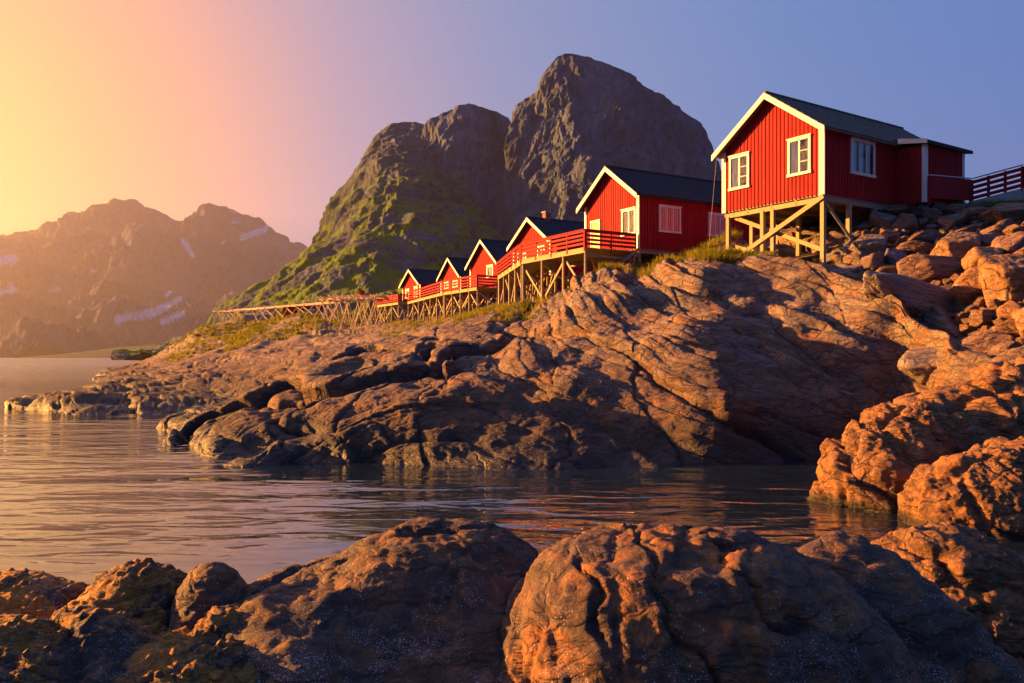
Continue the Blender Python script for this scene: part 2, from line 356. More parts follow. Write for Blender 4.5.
def mountain(name, outline, Dc, Db, bulge, mat, nc=420, nr=300, amp=28, amp_c=3.5, prof=1.25, seed=0, step=14, back=.5, snow=None, vert=.35, wa=.5):
    ol = np.array(outline, float); px = np.linspace(ol[0, 0], ol[-1, 0], nc)
    py = np.interp(px, ol[:, 0], ol[:, 1])
    k = np.array([1, 2, 3, 2, 1.]); k /= k.sum(); py = np.convolve(np.pad(py, 2, 'edge'), k, 'valid')
    c = (px[0] + px[-1]) / 2; w = (px[-1] - px[0]) / 2; rr = np.sqrt(np.clip(1 - ((px - c) / w) ** 2, 0, 1))
    dc = Dc + 0 * px; db = Db - bulge * rr
    dc = dc - bulge * .45 * rr
    H = np.maximum(CH + (HY - py) / F * dc, 1.0)
    nb = int(nr * .35)
    t = np.concatenate([np.linspace(-.06, 1, nr), 1 + np.linspace(0, 1, nb + 1)[1:]])
    T, PXg = np.meshgrid(t, px, indexing='ij'); 
    f = np.where(T <= 1, np.clip(T, -.1, 1), 0)
    front = np.where(T <= 1, db[None] + (dc - db)[None] * np.sign(f) * np.abs(f) ** prof, dc[None] + (T - 1) * back * (dc - db)[None].clip(200) )
    Z = np.where(T <= 1, H[None] * f, H[None] * (1 - (T - 1) ** 1.5))
    X = (PXg - 512) / F * dc[None]
    # columns fan out from the crest towards the viewer only a little: real width is kept
    P = np.stack([X * (front / dc[None]) ** .6, front, Z], -1)
    n = gridnormals(P); s_ = 1000.0 / Dc * 1.25
    Q = P.reshape(-1, 3); nn = n.reshape(-1, 3).copy(); nn[:, 2] *= vert
    st = Q * np.array([1, 1, .13])
    env = np.repeat(np.where(t <= 1, 1 - .68 * sstep(.90, 1.0, t), .32 + .5 * sstep(1, 1.5, t)), nc)
    jt = 18 / s_ * np.stack([fr(Q, .012 * s_, 3, 1, (seed, 1, 1)), fr(Q, .012 * s_, 3, 1, (1, seed, 1)), 0 * Q[:, 0]], -1)
    v1 = vor(st + jt, .0085 * s_, (seed, 2, 3)); v2 = vor(st * np.array([1, 1, 1.3]) + jt * .6, .026 * s_, (3, seed, 3))
    a = 1.6 * np.minimum(v1[:, 1] - v1[:, 0], .7) - v1[:, 0] * .9; a = a - a.mean(); b2 = np.minimum(v2[:, 1] - v2[:, 0], .5) - .5 * v2[:, 0]; b2 = b2 - b2.mean()
    b = rid(Q * np.array([1, 1, .14]), .028 * s_, 5, (seed + 5, 1, 7)); b = b - b.mean()
    e = fr(Q, .0025 * s_, 4, 1, (seed, 9, 9))
    fine = fr(Q * np.array([1, 1, .3]), .05 * s_, 6, .7, (7, 7, seed))
    ter = np.floor(Q[:, 2] / step + fr(Q, .012 * s_, 3, 1) * 1.2 + .0); tf = Q[:, 2] / step + 0
    d = env * (amp * wa * a + amp * .42 * b2 + amp * .42 * b + amp * .55 * e) + amp_c * fine
    Q = Q + nn * d[:, None] * 1.0
    o = make(name, Q, gridfaces(len(t), nc), mat, smooth=True)
    o['kind'] = 'structure'
    if snow:
        G = Q; wv = fr(Q, .004, 6, .7, (1, 2, 3)) * .35
        m = np.zeros(len(Q)); qx = 512 + F * Q[:, 0] / Q[:, 1]; qy = HY - F * (Q[:, 2] - CH) / Q[:, 1]
        for (x0, y0, x1, y1, r) in snow:
            ax, ay = x1 - x0, y1 - y0; L2 = ax * ax + ay * ay
            tt = np.clip(((qx - x0) * ax + (qy - y0) * ay) / L2, 0, 1)
            dd = np.hypot(qx - x0 - tt * ax, qy - y0 - tt * ay) / r
            m = np.maximum(m, 1 - sstep(.75, 1.0, dd + wv * 1.3))
        at = o.data.attributes.new('snow', 'FLOAT', 'POINT'); at.data.foreach_set('value', m.astype(np.float32))
    return o
mountain('grassy_mountain', [(190,345),(215,326),(240,307),(262,289),(285,268),(305,250),(320,232),(330,215),(345,190),(356,172),(365,158),(372,143),(380,131),(392,124),(405,121),(420,123),(440,128),(470,150),(500,190),(540,300),(548,345)], 1450, 900, 170, M_SLOPE, seed=1, prof=.85, amp=30, wa=.8)
mountain('buttress_mountain', [(368,345),(376,310),(383,260),(386,225),(391,190),(399,165),(408,146),(418,133),(428,121),(440,114),(455,108),(468,104),(482,107),(497,112),(508,118),(520,135),(532,170),(545,345)], 1380, 1060, 120, M_CRAG, seed=4, prof=.5, amp=24, nc=560, nr=460)
mountain('summit_mountain', [(468,345),(482,300),(492,255),(498,215),(502,180),(506,150),(510,128),(516,114),(521,106),(528,99),(540,91),(545,76),(551,63),(557,56),(565,53),(577,54),(592,58),(610,66),(628,75),(645,87),(662,96),(680,107),(695,119),(707,131),(713,144),(715,158),(716,180),(718,215),(724,260),(736,345)], 1300, 900, 130, M_CRAG, seed=9, prof=.48, nc=700, nr=520, amp=26)
mountain('far_mountain', [(-260,300),(-120,262),(-60,246),(0,237),(20,232),(40,224),(70,217),(95,210),(125,204),(135,203),(150,209),(160,213),(166,220),(175,224),(180,230),(190,222),(205,213),(215,208),(225,206),(238,209),(250,213),(258,213),(266,219),(273,225),(279,235),(282,248),(290,244),(297,243),(305,247),(318,262),(345,300),(380,345),(400,352)], 6800, 4300, 500, M_FAR, nc=620, nr=320, amp=230, amp_c=24, prof=.8, seed=14, step=60, wa=.8, vert=.8,
         snow=[(118,318,140,316,4),(140,316,160,310,5),(158,310,180,299,4),(163,322,182,314,4),(242,238,264,230,3),(264,230,268,226,2),(0,262,14,258,5),(0,292,16,290,3),(16,290,10,286,3),(183,240,193,256,2.2),(165,296,170,292,2),(186,302,190,306,1.5),(92,271,95,271,1.5),(50,290,58,289,1.6),(232,222,238,222,1.4)])
mountain('low_green_headland', [(40,356),(62,354),(90,351),(120,347),(170,344),(230,343),(290,342),(340,346),(400,350)], 2900, 2500, 100, mountain_mat('headland', (.05,.05,.06), (.08,.08,.08), (.04,.05,.014), .9, 300, sc_=.6), nc=260, nr=60, amp=6, amp_c=1, prof=1, seed=3)

# ---- water
def build_water():
    N = newmat('sea_water'); g = N.n('NewGeometry'); pos = g.outputs['Position']
    def mp(sc_, rot):
        return N.n('Mapping', {'Vector': pos, 'Scale': sc_, 'Rotation': (0, 0, R(rot))}).outputs[0]
    a = N.noise(mp((.55, 1.5, 1), 12), 1.0, 1.5, .4, .9)
    b = N.noise(mp((1.5, 3.6, 1), -8), 1.3, 1.5, .4, .7)
    c = N.noise(mp((.045, .10, 1), 5), 1.0, 3, .55)
    l = N.noise(mp((.12, .45, 1), 22), 1.0, 2, .5)
    cov = N.ramp(c, (.38, .22), (.60, 1))
    h = N.math('ADD', N.math('MULTIPLY', a, .85), N.math('MULTIPLY', b, .16))
    h = N.math('ADD', h, N.math('MULTIPLY', l, 1.6))
    h = N.math('MULTIPLY', h, cov)
    y = N.n('SeparateXYZ', {0: pos}).outputs['Y']
    fade = N.ramp(N.math('DIVIDE', y, 400.0), (0, 1), (.12, .6), (1, .25))
    nb = N.n('Bump', {'Height': h, 'Strength': fade, 'Distance': .10}).outputs['Normal']
    N.out(Base_Color=(.009, .017, .030), Roughness=N.ramp(N.math('DIVIDE', y, 400.0), (.04, .02), (.12, .07), (.30, .18), (1, .34)), IOR=3.5, Normal=nb, Specular_IOR_Level=.5)
    o = make('sea_water', [(-8500, -300, 0), (5500, -300, 0), (5500, 8500, 0), (-8500, 8500, 0)], [(0, 1, 2, 3)], N.m)
    o['kind'] = 'structure'
    s = make('sea_bed', [(-8500, -300, -3.2), (5500, -300, -3.2), (5500, 8500, -3.2), (-8500, 8500, -3.2)], [(0, 1, 2, 3)], M_SHORE); s['kind'] = 'structure'
build_water()

# ---- evening haze over the fjord
def build_haze():
    m = bpy.data.materials.new('haze'); m.use_nodes = True; t = m.node_tree; t.nodes.clear()
    v = t.nodes.new('ShaderNodeVolumePrincipled'); o = t.nodes.new('ShaderNodeOutputMaterial')
    v.inputs['Density'].default_value = 4.6e-5; v.inputs['Anisotropy'].default_value = .70
    v.inputs['Color'].default_value = (.78, .76, 1.0, 1)
    t.links.new(v.outputs[0], o.inputs['Volume'])
    x0, x1, y0, y1, z0, z1 = -8600, 5600, -400, 8600, -4.2, 1500
    b = make('haze', [(x, y, z) for x in (x0, x1) for y in (y0, y1) for z in (z0, z1)],
             [(0, 1, 3, 2), (4, 6, 7, 5), (0, 4, 5, 1), (2, 3, 7, 6), (0, 2, 6, 4), (1, 5, 7, 3)], m)
    b['kind'] = 'stuff'
build_haze()

# ================================================================== ROCKS THAT STAND ALONE
def ico(sub):
    bm = bmesh.new(); bmesh.ops.create_icosphere(bm, subdivisions=sub, radius=1.0)
    v = np.array([x.co[:] for x in bm.verts]); f = np.array([[q.index for q in x.verts] for x in bm.faces]); bm.free(); return v, f
ICO = {k: ico(k) for k in (5, 6, 7)}
def radial(dirs, ells, k=.10):
    """distance from the origin to the outside of a soft union of ellipsoids (cx,cy,cz,rx,ry,rz,power)"""
    E = [np.array(e, float) for e in ells]
    lo = np.zeros(len(dirs)); hi = np.full(len(dirs), max(np.linalg.norm(e[:3]) + max(e[3:6]) for e in E) * 1.4)
    def f(r):
        p = dirs * r[:, None]; acc = 0
        for e in E:
            q = np.abs((p - e[:3]) / e[3:6]); pw = e[6]
            d = ((q ** pw).sum(-1)) ** (1 / pw) - 1; acc = acc + np.exp(-d * min(e[3:6]) / k)
        return -np.log(acc) * k
    for _ in range(22):
        m = (lo + hi) / 2; inside = f(m) < 0; lo = np.where(inside, m, lo); hi = np.where(inside, hi, m)
    return (lo + hi) / 2
def normals_of(v, f):
    n = np.zeros_like(v); a, b, c = v[f[:, 0]], v[f[:, 1]], v[f[:, 2]]; fn = np.cross(b - a, c - a)
    for i in range(3):
        for k in range(3): n[:, k] += np.bincount(f[:, i], fn[:, k], len(v))
    return n / np.maximum(np.linalg.norm(n, axis=1, keepdims=True), 1e-12)

def big_rock(name, origin, ells, mat, sub=7, seed=0, creases=(), lump=.16, lumpf=1.1, crack=.06, fine=.02, nrm=(0, -.24, .95), lay=(.5, 1.8, .10, .05), weed=0, k=.12, yaw=0):
    dirs, f = ICO[sub]; o = np.array(origin, float)
    E = [(e[0] - o[0], e[1] - o[1], e[2] - o[2]) + tuple(e[3:]) + ((2.2,) if len(e) == 6 else ()) for e in ells]
    v = dirs * radial(dirs, E, k)[:, None]
    n = normals_of(v, f); Pw = v + o
    s = np.array([1.0, 1, 1])
    big = fr(Pw, lumpf, 4, 1, (seed, 3, 1)); w2 = fr(Pw, lumpf * 2.4, 3, 1, (1, seed, 3))
    d = lump * big
    sp, jl, am, gr = lay
    d += strata(Pw + 50, nrm, sp, jl, .35 * big + .15 * w2, seed + .7, am, gr, gw=6)
    r_ = rid(Pw, lumpf * 2.0, 5, (seed, 8, 2)); d += .035 * (r_ - r_.mean()) * (crack / .06)
    v2 = vor(Pw + .12 * np.stack([w2, big, -w2], -1), np.array([1.0, .8, .45]) * lumpf * 1.25, (seed, 0, 4))
    e = v2[:, 1] - v2[:, 0]; d -= crack * (1 - sstep(0, .13, e))
    d += fine * fr(Pw, 11, 5, .7, (2, seed, 2)) + fine * .6 * fr(Pw, 34, 3, .8)
    if weed:
        wz = fr(Pw, 1.3, 4, 1, (6, 6, seed)); m = sstep(-.25, .15, wz + .1)
        t = vor(Pw + .04 * np.stack([w2, big, w2], -1), 15.0, (0, seed, 0)); d += weed * m * (1 - t[:, 0] * 1.2) * .045 + weed * m * .022 * fr(Pw, 26, 3)
    for (c0, c1, wd, dp) in creases:       # deep cracks as planes through two screen-free world points
        c0 = np.array(c0); c1 = np.array(c1); ax = c1 - c0; nn_ = np.cross(ax, (0, 1, .2)); nn_ /= np.linalg.norm(nn_)
        tt = ((Pw - c0) @ ax) / (ax @ ax); ds_ = np.abs((Pw - c0) @ nn_ + .09 * w2 + .06 * fr(Pw, 4, 4))
        d -= dp * (1 - sstep(0, wd, ds_)) * sstep(-.1, .05, tt) * (1 - sstep(.95, 1.1, tt))
    v = v + n * d[:, None]
    ob = make(name, v, f, mat, smooth=True, loc=tuple(o))
    return ob

M_FORE = rock_mat('foreshore_rock', (.062, .036, .026), (.13, .082, .062), (.05, .032, .025), ochre=.75, barn=1.0, scale=1.6, bump=.9)
M_DOME = rock_mat('cracked_rock', (.085, .042, .026), (.15, .088, .062), (.08, .036, .02), ochre=.9, ochre_col=(.44, .15, .025), barn=.8, scale=1.6, bump=.9)
M_WEED = rock_mat('weedy_rock', (.085, .055, .045), (.17, .12, .105), (.055, .036, .030), ochre=.3, barn=.9, scale=1.7, weed=.95, bump=1.2)
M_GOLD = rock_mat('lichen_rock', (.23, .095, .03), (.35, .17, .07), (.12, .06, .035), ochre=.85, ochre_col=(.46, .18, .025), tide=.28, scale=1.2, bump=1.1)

GF = 'wave-worn rocks in the foreground'
tag(big_rock('barnacled_rock', (-1.0, 6.9, .3), [(-.62, 7.0, .33, 1.2, 1.35, 1.28, 2.2), (-1.55, 6.35, .12, 1.0, 1.25, 1.22, 2.2), (-1.2, 5.8, -.2, 1.1, 1.0, 1.1, 2.2), (-.2, 6.2, 0, .9, 1.0, 1.1)], M_FORE, seed=3, lump=.09, crack=.022, fine=.013, lay=(.6, 3.0, .07, .03)),
    'broad dark brown rock slab with white barnacles, left of the cracked dome', 'rock', GF)
tag(big_rock('cracked_rock', (1.15, 6.0, .4), [(1.02, 6.0, .45, 1.14, 1.05, 1.28, 2.5), (1.75, 6.15, .30, 1.0, 1.0, 1.28, 2.2), (2.1, 6.0, 0, .9, .9, 1.1)], M_DOME, seed=11, lump=.055, crack=.03, fine=.011, lay=(.40, 1.5, .060, .022), nrm=(.85, -.3, .45),
    creases=[((.75, 5.2, 1.9), (1.25, 5.1, .95), .03, .08), ((1.05, 5.3, 2.0), (1.75, 5.1, 1.25), .03, .10), ((.45, 5.2, 1.8), (.55, 5.0, 1.3), .03, .07)]),
    'rounded orange-brown rock split by deep cracks, centre of the near shore', 'rock', GF)
tag(big_rock('dark_rock', (2.75, 6.8, .1), [(2.45, 6.7, .22, 1.0, .95, 1.22), (3.1, 6.5, -.15, .95, .9, 1.15)], M_FORE, seed=21, sub=6, lump=.13, crack=.05),
    'dark shaded rock sloping down behind the cracked dome', 'rock', GF)
tag(big_rock('orange_rock', (4.35, 8.2, 0), [(4.15, 8.2, .05, 1.05, 1.0, 1.22), (5.1, 8.1, -.1, 1.2, 1.1, 1.05)], M_GOLD, seed=31, sub=7, lump=.08, crack=.06, lumpf=1.3),
    'orange sunlit rock with wavy creases beside the dark rock', 'rock', GF)
tag(big_rock('weedy_rock', (-2.95, 6.6, .3), [(-2.85, 6.6, .28, .50, .7, .92), (-2.95, 6.2, .1, .6, .8, .95)], M_WEED, seed=41, sub=7, lump=.09, crack=.015, weed=1.0),
    'tall hump of rock furred with brown seaweed at the water edge', 'rock', GF)
tag(big_rock('weedy_rock', (-3.95, 6.7, .1), [(-4.2, 6.8, .1, .95, .8, 1.02), (-3.6, 6.6, -.05, .6, .6, 1.05)], M_WEED, seed=43, sub=7, lump=.09, crack=.015, weed=1.0),
    'low weed-covered rock at the lower left corner by the open water', 'rock', GF)
tag(big_rock('weedy_rock', (-2.9, 5.5, .0), [(-3.0, 5.5, .1, .85, .7, 1.05), (-3.5, 5.6, .1, .7, .7, 1.0)], M_WEED, seed=47, sub=7, lump=.13, crack=.02, weed=1.0),
    'wide mound of rock with purple and rust seaweed, nearest on the left', 'rock', GF)
tag(big_rock('weedy_rock', (-2.05, 5.5, .0), [(-2.1, 5.6, -.05, .75, .8, 1.05), (-1.7, 5.2, -.2, .6, .6, 1.0)], M_WEED, seed=51, sub=7, lump=.12, crack=.02, weed=1.2),
    'gully floor of rust-red seaweed between the mound and the barnacled slab', 'rock', GF)
tag(big_rock('round_stone', (-2.26, 6.3, .95), [(-2.26, 6.3, 1.0, .23, .3, .42), (-2.2, 6.35, .5, .3, .4, .6)], M_FORE, seed=57, sub=6, lump=.05, crack=.01, fine=.01, lay=(.5, 2, .02, .01)),
    'small rounded grey-pink stone standing beside the weedy hump', 'rock', GF)
tag(big_rock('round_stone', (-2.02, 5.9, .85), [(-2.02, 5.9, .85, .22, .28, .36)], M_WEED, seed=59, sub=6, lump=.05, crack=.01, lay=(.5, 2, .02, .01), weed=.8),
    'small weed-capped stone in front of the rounded grey-pink stone', 'rock', GF)
GR = 'sunlit rocks beyond the inlet'
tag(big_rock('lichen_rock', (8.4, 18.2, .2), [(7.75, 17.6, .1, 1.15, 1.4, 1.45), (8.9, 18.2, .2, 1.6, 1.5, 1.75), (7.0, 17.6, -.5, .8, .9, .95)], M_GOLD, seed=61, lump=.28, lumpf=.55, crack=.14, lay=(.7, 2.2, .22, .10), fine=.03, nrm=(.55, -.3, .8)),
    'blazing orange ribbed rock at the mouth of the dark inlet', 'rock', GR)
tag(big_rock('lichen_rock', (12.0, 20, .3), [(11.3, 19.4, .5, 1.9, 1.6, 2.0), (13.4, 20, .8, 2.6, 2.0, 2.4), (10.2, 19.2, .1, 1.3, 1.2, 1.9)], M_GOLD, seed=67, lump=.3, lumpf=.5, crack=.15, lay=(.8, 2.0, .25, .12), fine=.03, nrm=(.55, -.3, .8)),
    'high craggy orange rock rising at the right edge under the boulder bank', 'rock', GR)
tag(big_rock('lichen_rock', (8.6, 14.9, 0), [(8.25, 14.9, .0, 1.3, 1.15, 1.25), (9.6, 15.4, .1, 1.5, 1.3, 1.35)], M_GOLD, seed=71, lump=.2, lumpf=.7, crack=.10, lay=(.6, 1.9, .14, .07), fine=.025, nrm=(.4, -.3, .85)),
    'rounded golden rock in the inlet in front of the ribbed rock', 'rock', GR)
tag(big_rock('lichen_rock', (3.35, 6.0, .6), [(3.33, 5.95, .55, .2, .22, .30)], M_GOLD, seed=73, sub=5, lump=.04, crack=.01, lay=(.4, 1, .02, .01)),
    'small bright orange stone in the dark gap below the orange rock', 'rock', GF)

# ---- bank of loose boulders
M_BOULD = rock_mat('boulder_rock', (.62, .62, .62), (.95, .95, .95), (.42, .38, .36), ochre=.28, scale=1.0, objco=True, percolor=True, bump=1.0)
def boulder_mesh(seed):
    rng = np.random.RandomState(seed); dirs, f = ICO[5]
    nn = rng.normal(size=(15, 3)); nn /= np.linalg.norm(nn, axis=1, keepdims=True); hh = rng.uniform(.68, 1.05, 15)
    g = np.maximum(dirs @ nn.T / hh, 0); r = (g ** 24).sum(1) ** (-1 / 24); r = np.minimum(r, 1.35)
    v = dirs * r[:, None]; n = normals_of(v, f)
    v = v + n * (.045 * fr(v, 1.6, 5, .9, (seed, 0, 0)) + .03 * fr(v, 6, 4, .8, (seed, 1, 0)) + .012 * fr(v, 20, 3, .8) )[:, None]
    o = make('boulder', v, f, M_BOULD, smooth=True); me = o.data; bpy.data.objects.remove(o); return me
BM = [boulder_mesh(100 + i) for i in range(10)]
def hit(px, py):
    d = np.linspace(19.5, 60, 400); z = base_h(np.full(400, float(px)), d); q = HY - F * (z - CH) / d
    if not (q <= py).any(): return None
    i = np.argmax(q <= py)
    return W(px, py, d[i])
BCOL = {'b': (.46, .23, .125), 'd': (.30, .165, .11), 'g': (.38, .37, .40), 'p': (.42, .33, .31), 'o': (.55, .25, .09), 'w': (.50, .50, .54)}
BW = {'b': 'rust-brown', 'd': 'dark brown', 'g': 'grey', 'p': 'pinkish grey', 'o': 'orange', 'w': 'pale bluish'}
rnd = random.Random(5)
BND = []; GB = 'boulders of the loose stone bank'
used_labels = {}
def where(px, py):
    if px < 760: a = 'by the near cabin\'s left posts'
    elif px < 800: a = 'under the near cabin'
    elif px < 832: a = 'left of the tall post'
    elif px < 862: a = 'right of the tall post'
    elif px < 895: a = 'below the side window'
    elif px < 928: a = 'below the porch'
    elif px < 962: a = 'below the porch rail'
    elif px < 995: a = 'below the ramp fence start'
    else: a = 'below the ramp fence end'
    b = 'top row' if py < 226 else 'second row' if py < 243 else 'middle row' if py < 262 else 'fourth row' if py < 285 else 'low row' if py < 320 else 'bottom row'
    return a, b
def boulder(px, py, w, h, c, label=None, depth=1.0, rot=None, sink=.1):
    p = hit(px, py + h * .35)
    if p is None: return None
    d = p[1]; rx = w / 2 / F * d; rz_ = h / 2 / F * d; ry = (rx + rz_) / 2 * depth
    p = W(px, py, d)
    o = bpy.data.objects.new('boulder', rnd.choice(BM)); COL.objects.link(o)
    o.location = (p[0], d + ry * .35, p[2]); o.scale = (rx * 1.12, ry * 1.1, rz_ * 1.12)
    tl = rnd.uniform(-.25, .25) if rot is None else rot
    o.rotation_euler = (rnd.uniform(-.3, .3), tl, rnd.choice([0, PI_]) + rnd.uniform(-.35, .35))
    j = rnd.uniform(.85, 1.15); cc = BCOL[c]; o.color = (cc[0] * j, cc[1] * j * rnd.uniform(.95, 1.05), cc[2] * j, 1)
    a, b = where(px, py)
    size = 'small' if w < 15 else 'mid-sized' if w < 24 else 'large' if w < 40 else 'huge'
    if label is None:
        label = f'{size} {BW[c]} boulder, {b}, {a}'
        used_labels.setdefault(label, []).append((px, o))
    o['label'] = label; o['category'] = 'boulder'; o['group'] = GB; BND.append((px, py, w, h)); return o
PI_ = math.pi
B_ = boulder
B_(881, 210, 20, 13, 'g', 'grey upright boulder against the near cabin wall, topmost of the bank')
B_(874, 222, 9, 8, 'w', 'small pale bluish stone in the top row below the side window')
B_(889, 221, 24, 16, 'p', 'speckled pink and grey boulder just under the cabin wall corner')
B_(909, 223, 22, 20, 'b'); B_(930, 214, 16, 12, 'b'); B_(952, 222, 28, 18, 'b', 'smooth rounded tan boulder below the white porch corner board')
B_(983, 215, 34, 17, 'b'); B_(1014, 213, 42, 20, 'b', 'long brown boulder at the top right of the bank below the fence')
B_(1003, 227, 22, 12, 'd'); B_(892, 236, 18, 16, 'b'); B_(873, 248, 33, 26, 'p', 'white-speckled pink grey boulder midway down the bank below the side window')
B_(925, 237, 32, 15, 'b', 'flat slanting boulder with a lit edge under the porch', rot=.3); B_(970, 230, 22, 11, 'b'); B_(996, 232, 26, 12, 'b'); B_(1019, 232, 26, 12, 'b')
B_(918, 248, 42, 12, 'b', 'long thin red-brown slab lying across the middle of the bank', rot=.12); B_(897, 258, 23, 16, 'g', 'plain smooth grey boulder among brown ones')
B_(963, 250, 40, 36, 'b', 'big wedge-shaped brown boulder with a bright facet in mid bank', depth=.8); B_(992, 240, 26, 13, 'w', 'flat blue-grey slab wedged in mid bank near the right')
B_(1014, 247, 40, 28, 'b'); B_(986, 264, 34, 30, 'o', 'tilted orange boulder next to the huge right-edge boulder')
B_(931, 270, 60, 32, 'b', 'huge dark-topped brown block above the long pale slab', depth=.7); B_(973, 286, 38, 30, 'o', 'cubic bright orange boulder resting at the end of the pale slab')
B_(889, 271, 26, 16, 'o', 'flat stone with glowing orange top above the long pale slab'); B_(870, 266, 26, 26, 'd')
B_(1013, 283, 46, 54, 'o', 'huge glowing orange boulder at the right edge of the bank')
B_(925, 304, 136, 34, 'p', 'long pale pink slab lying along the foot of the bank', depth=.5, rot=.2); B_(1042, 320, 44, 40, 'o'); B_(1040, 365, 40, 36, 'b'); B_(985, 318, 30, 20, 'b'); B_(1012, 352, 34, 22, 'b')
B_(842, 279, 44, 28, 'p', 'rounded boulder right behind the tall front post of the near cabin'); B_(790, 272, 56, 20, 'p', 'flat-topped pale slab in the grass under the near cabin', depth=.6, rot=.05)
B_(952, 366, 62, 40, 'p', 'pale-topped boulder with a brown face at the foot of the shore rock'); B_(996, 347, 46, 30, 'b'); B_(1012, 332, 46, 20, 'o')
B_(1016, 372, 56, 44, 'd', 'big dark brown boulder above the craggy orange rock'); B_(964, 346, 24, 16, 'd'); B_(985, 360, 26, 16, 'd')
B_(708, 271, 20, 13, 'p', 'lone pinkish boulder in the grass left of the near cabin posts'); B_(785, 251, 32, 15, 'g'); B_(770, 240, 26, 13, 'b'); B_(745, 262, 26, 15, 'o'); B_(744, 246, 20, 12, 'b')
B_(806, 262, 44, 14, 'd'); B_(800, 240, 26, 12, 'b'); B_(833, 259, 22, 16, 'g'); B_(852, 251, 22, 18, 'g'); B_(851, 262, 24, 13, 'b'); B_(838, 244, 22, 14, 'b')
for px_ in range(880, 1060, 9): boulder(px_ + rnd.uniform(-3, 3), rnd.uniform(207.5, 211), rnd.uniform(10, 22), rnd.uniform(8, 12), rnd.choice('bbdbp'))
for _ in range(9000):
    px = rnd.uniform(728, 1075); py = rnd.uniform(203, 372); w = rnd.choice((rnd.uniform(8, 16), rnd.uniform(12, 34))); h = w * rnd.uniform(.5, .85)
    if px < 862 and (py > 288 or py < 222): continue
    if px < 890 and py > 282: continue
    if py > 288 + (px - 890) * .45 and px < 968: continue
    if px >= 968 and py > 372 : continue
    if py - h/2 < 203 + (928 - px) * (.0 if px > 928 else -.02): continue
    if any(((px - a) / (w + c) * 2.8) ** 2 + ((py - b) / (h + e) * 2.8) ** 2 < 1 for a, b, c, e in BND): continue
    boulder(px, py, w, h, rnd.choice('bbbddgpbo' if px < 990 else 'bboobd'))
for lab, l in used_labels.items():
    if len(l) > 1:
        l.sort(key=lambda t: t[0]); nms = ['leftmost', 'second', 'third', 'fourth', 'fifth', 'sixth', 'seventh', 'eighth', 'ninth', 'tenth', 'eleventh', 'twelfth']
        for i, (_, o) in enumerate(l):
            o['label'] = (nms[min(i, 11)] + ' ' if i < len(l) - 1 else 'rightmost ') + lab
print('boulders', len(BND))

# ================================================================== CABINS
def simple(name, col, rough=.7, bump=None, var=.25, scale=6, stretch=(1, 1, 1), spec=.35, metallic=0):
    N = newmat(name); tc = N.n('TexCoord').outputs['Object']; st = N.n('VectorMath', {0: tc, 1: stretch}, operation='MULTIPLY').outputs[0]
    a = N.noise(st, scale, 6, .65); b = N.noise(st, scale * 7, 5, .65)
    f = N.math('ADD', N.math('MULTIPLY', a, .6), N.math('MULTIPLY', b, .4))
    c = N.mix(N.ramp(f, (.35, 0), (.65, 1)), tuple(v * (1 - var) for v in col), tuple(min(v * (1 + var), 1) for v in col))
    N.out(Base_Color=c, Roughness=rough, Normal=N.bump(f, .35, bump or .01), Specular_IOR_Level=spec, Metallic=metallic)
    return N.m
M_RED = simple('red_painted_boards', (.30, .009, .014), .8, .006, .28, 3, (6, 6, .35), spec=.12)
def red_mat():
    N = newmat('red_painted_boards'); tc = N.n('TexCoord').outputs['Object']
    st = N.n('VectorMath', {0: tc, 1: (5, 5, .3)}, operation='MULTIPLY').outputs[0]; brd = N.n('VectorMath', {0: tc, 1: (5, 5, .02)}, operation='MULTIPLY').outputs[0]
    a = N.noise(st, 2.2, 7, .7); b = N.noise(brd, 1.0, 1, .5); g = N.noise(tc, 1.1, 5, .6); f = N.noise(st, 14, 5, .7)
    c = N.mix(N.ramp(a, (.34, 0), (.66, 1)), (.21, .007, .010), (.33, .011, .014))
    c = N.mix(N.math('MULTIPLY', N.ramp(b, (.4, 0), (.6, 1)), .35), c, (.37, .022, .022))
    c = N.mix(N.math('MULTIPLY', N.ramp(g, (.52, 0), (.68, 1)), .35), c, (.13, .008, .008))
    c = N.mix(N.math('MULTIPLY', N.ramp(f, (.60, 0), (.72, 1)), .5), c, (.16, .05, .04))
    N.out(Base_Color=c, Roughness=N.ramp(a, (.3, .65), (.7, .85)), Normal=N.bump(f, .3, .006), Specular_IOR_Level=.15); return N.m
M_RED = red_mat()
M_TRIM = simple('cream_trim_paint', (.68, .62, .52), .5, .004, .08, 5, (1, 1, 1))
M_WOOD = simple('pale_treated_timber', (.30, .235, .115), .75, .01, .30, 4, (3, 3, 3))
M_GREYW = simple('weathered_timber', (.24, .19, .13), .85, .01, .35, 5)
M_SLATE = simple('dark_slate_roof', (.038, .042, .048), .85, .02, .35, 3, (1, 4, 1), spec=.08)
M_SHING = simple('grey_shingle_roof', (.15, .115, .09), .9, .03, .4, 3, (1, 4, 1), spec=.08)
M_CONC = simple('pale_concrete', (.36, .32, .27), .9, .01, .2, 3)
M_CURT = simple('white_curtain', (.78, .74, .74), .9, .01, .08, 10, (8, 8, .5))
M_DARK = simple('painted_room_dark', (.03, .03, .035), .8)  # flat dark colour standing in for the shade of an unlit room
M_BLIND = simple('yellow_blind', (.62, .50, .25), .8, .004, .1, 3)
M_WIRE = simple('steel_wire', (.12, .11, .10), .5)
M_CHIM = simple('brick_chimney', (.20, .10, .07), .9)
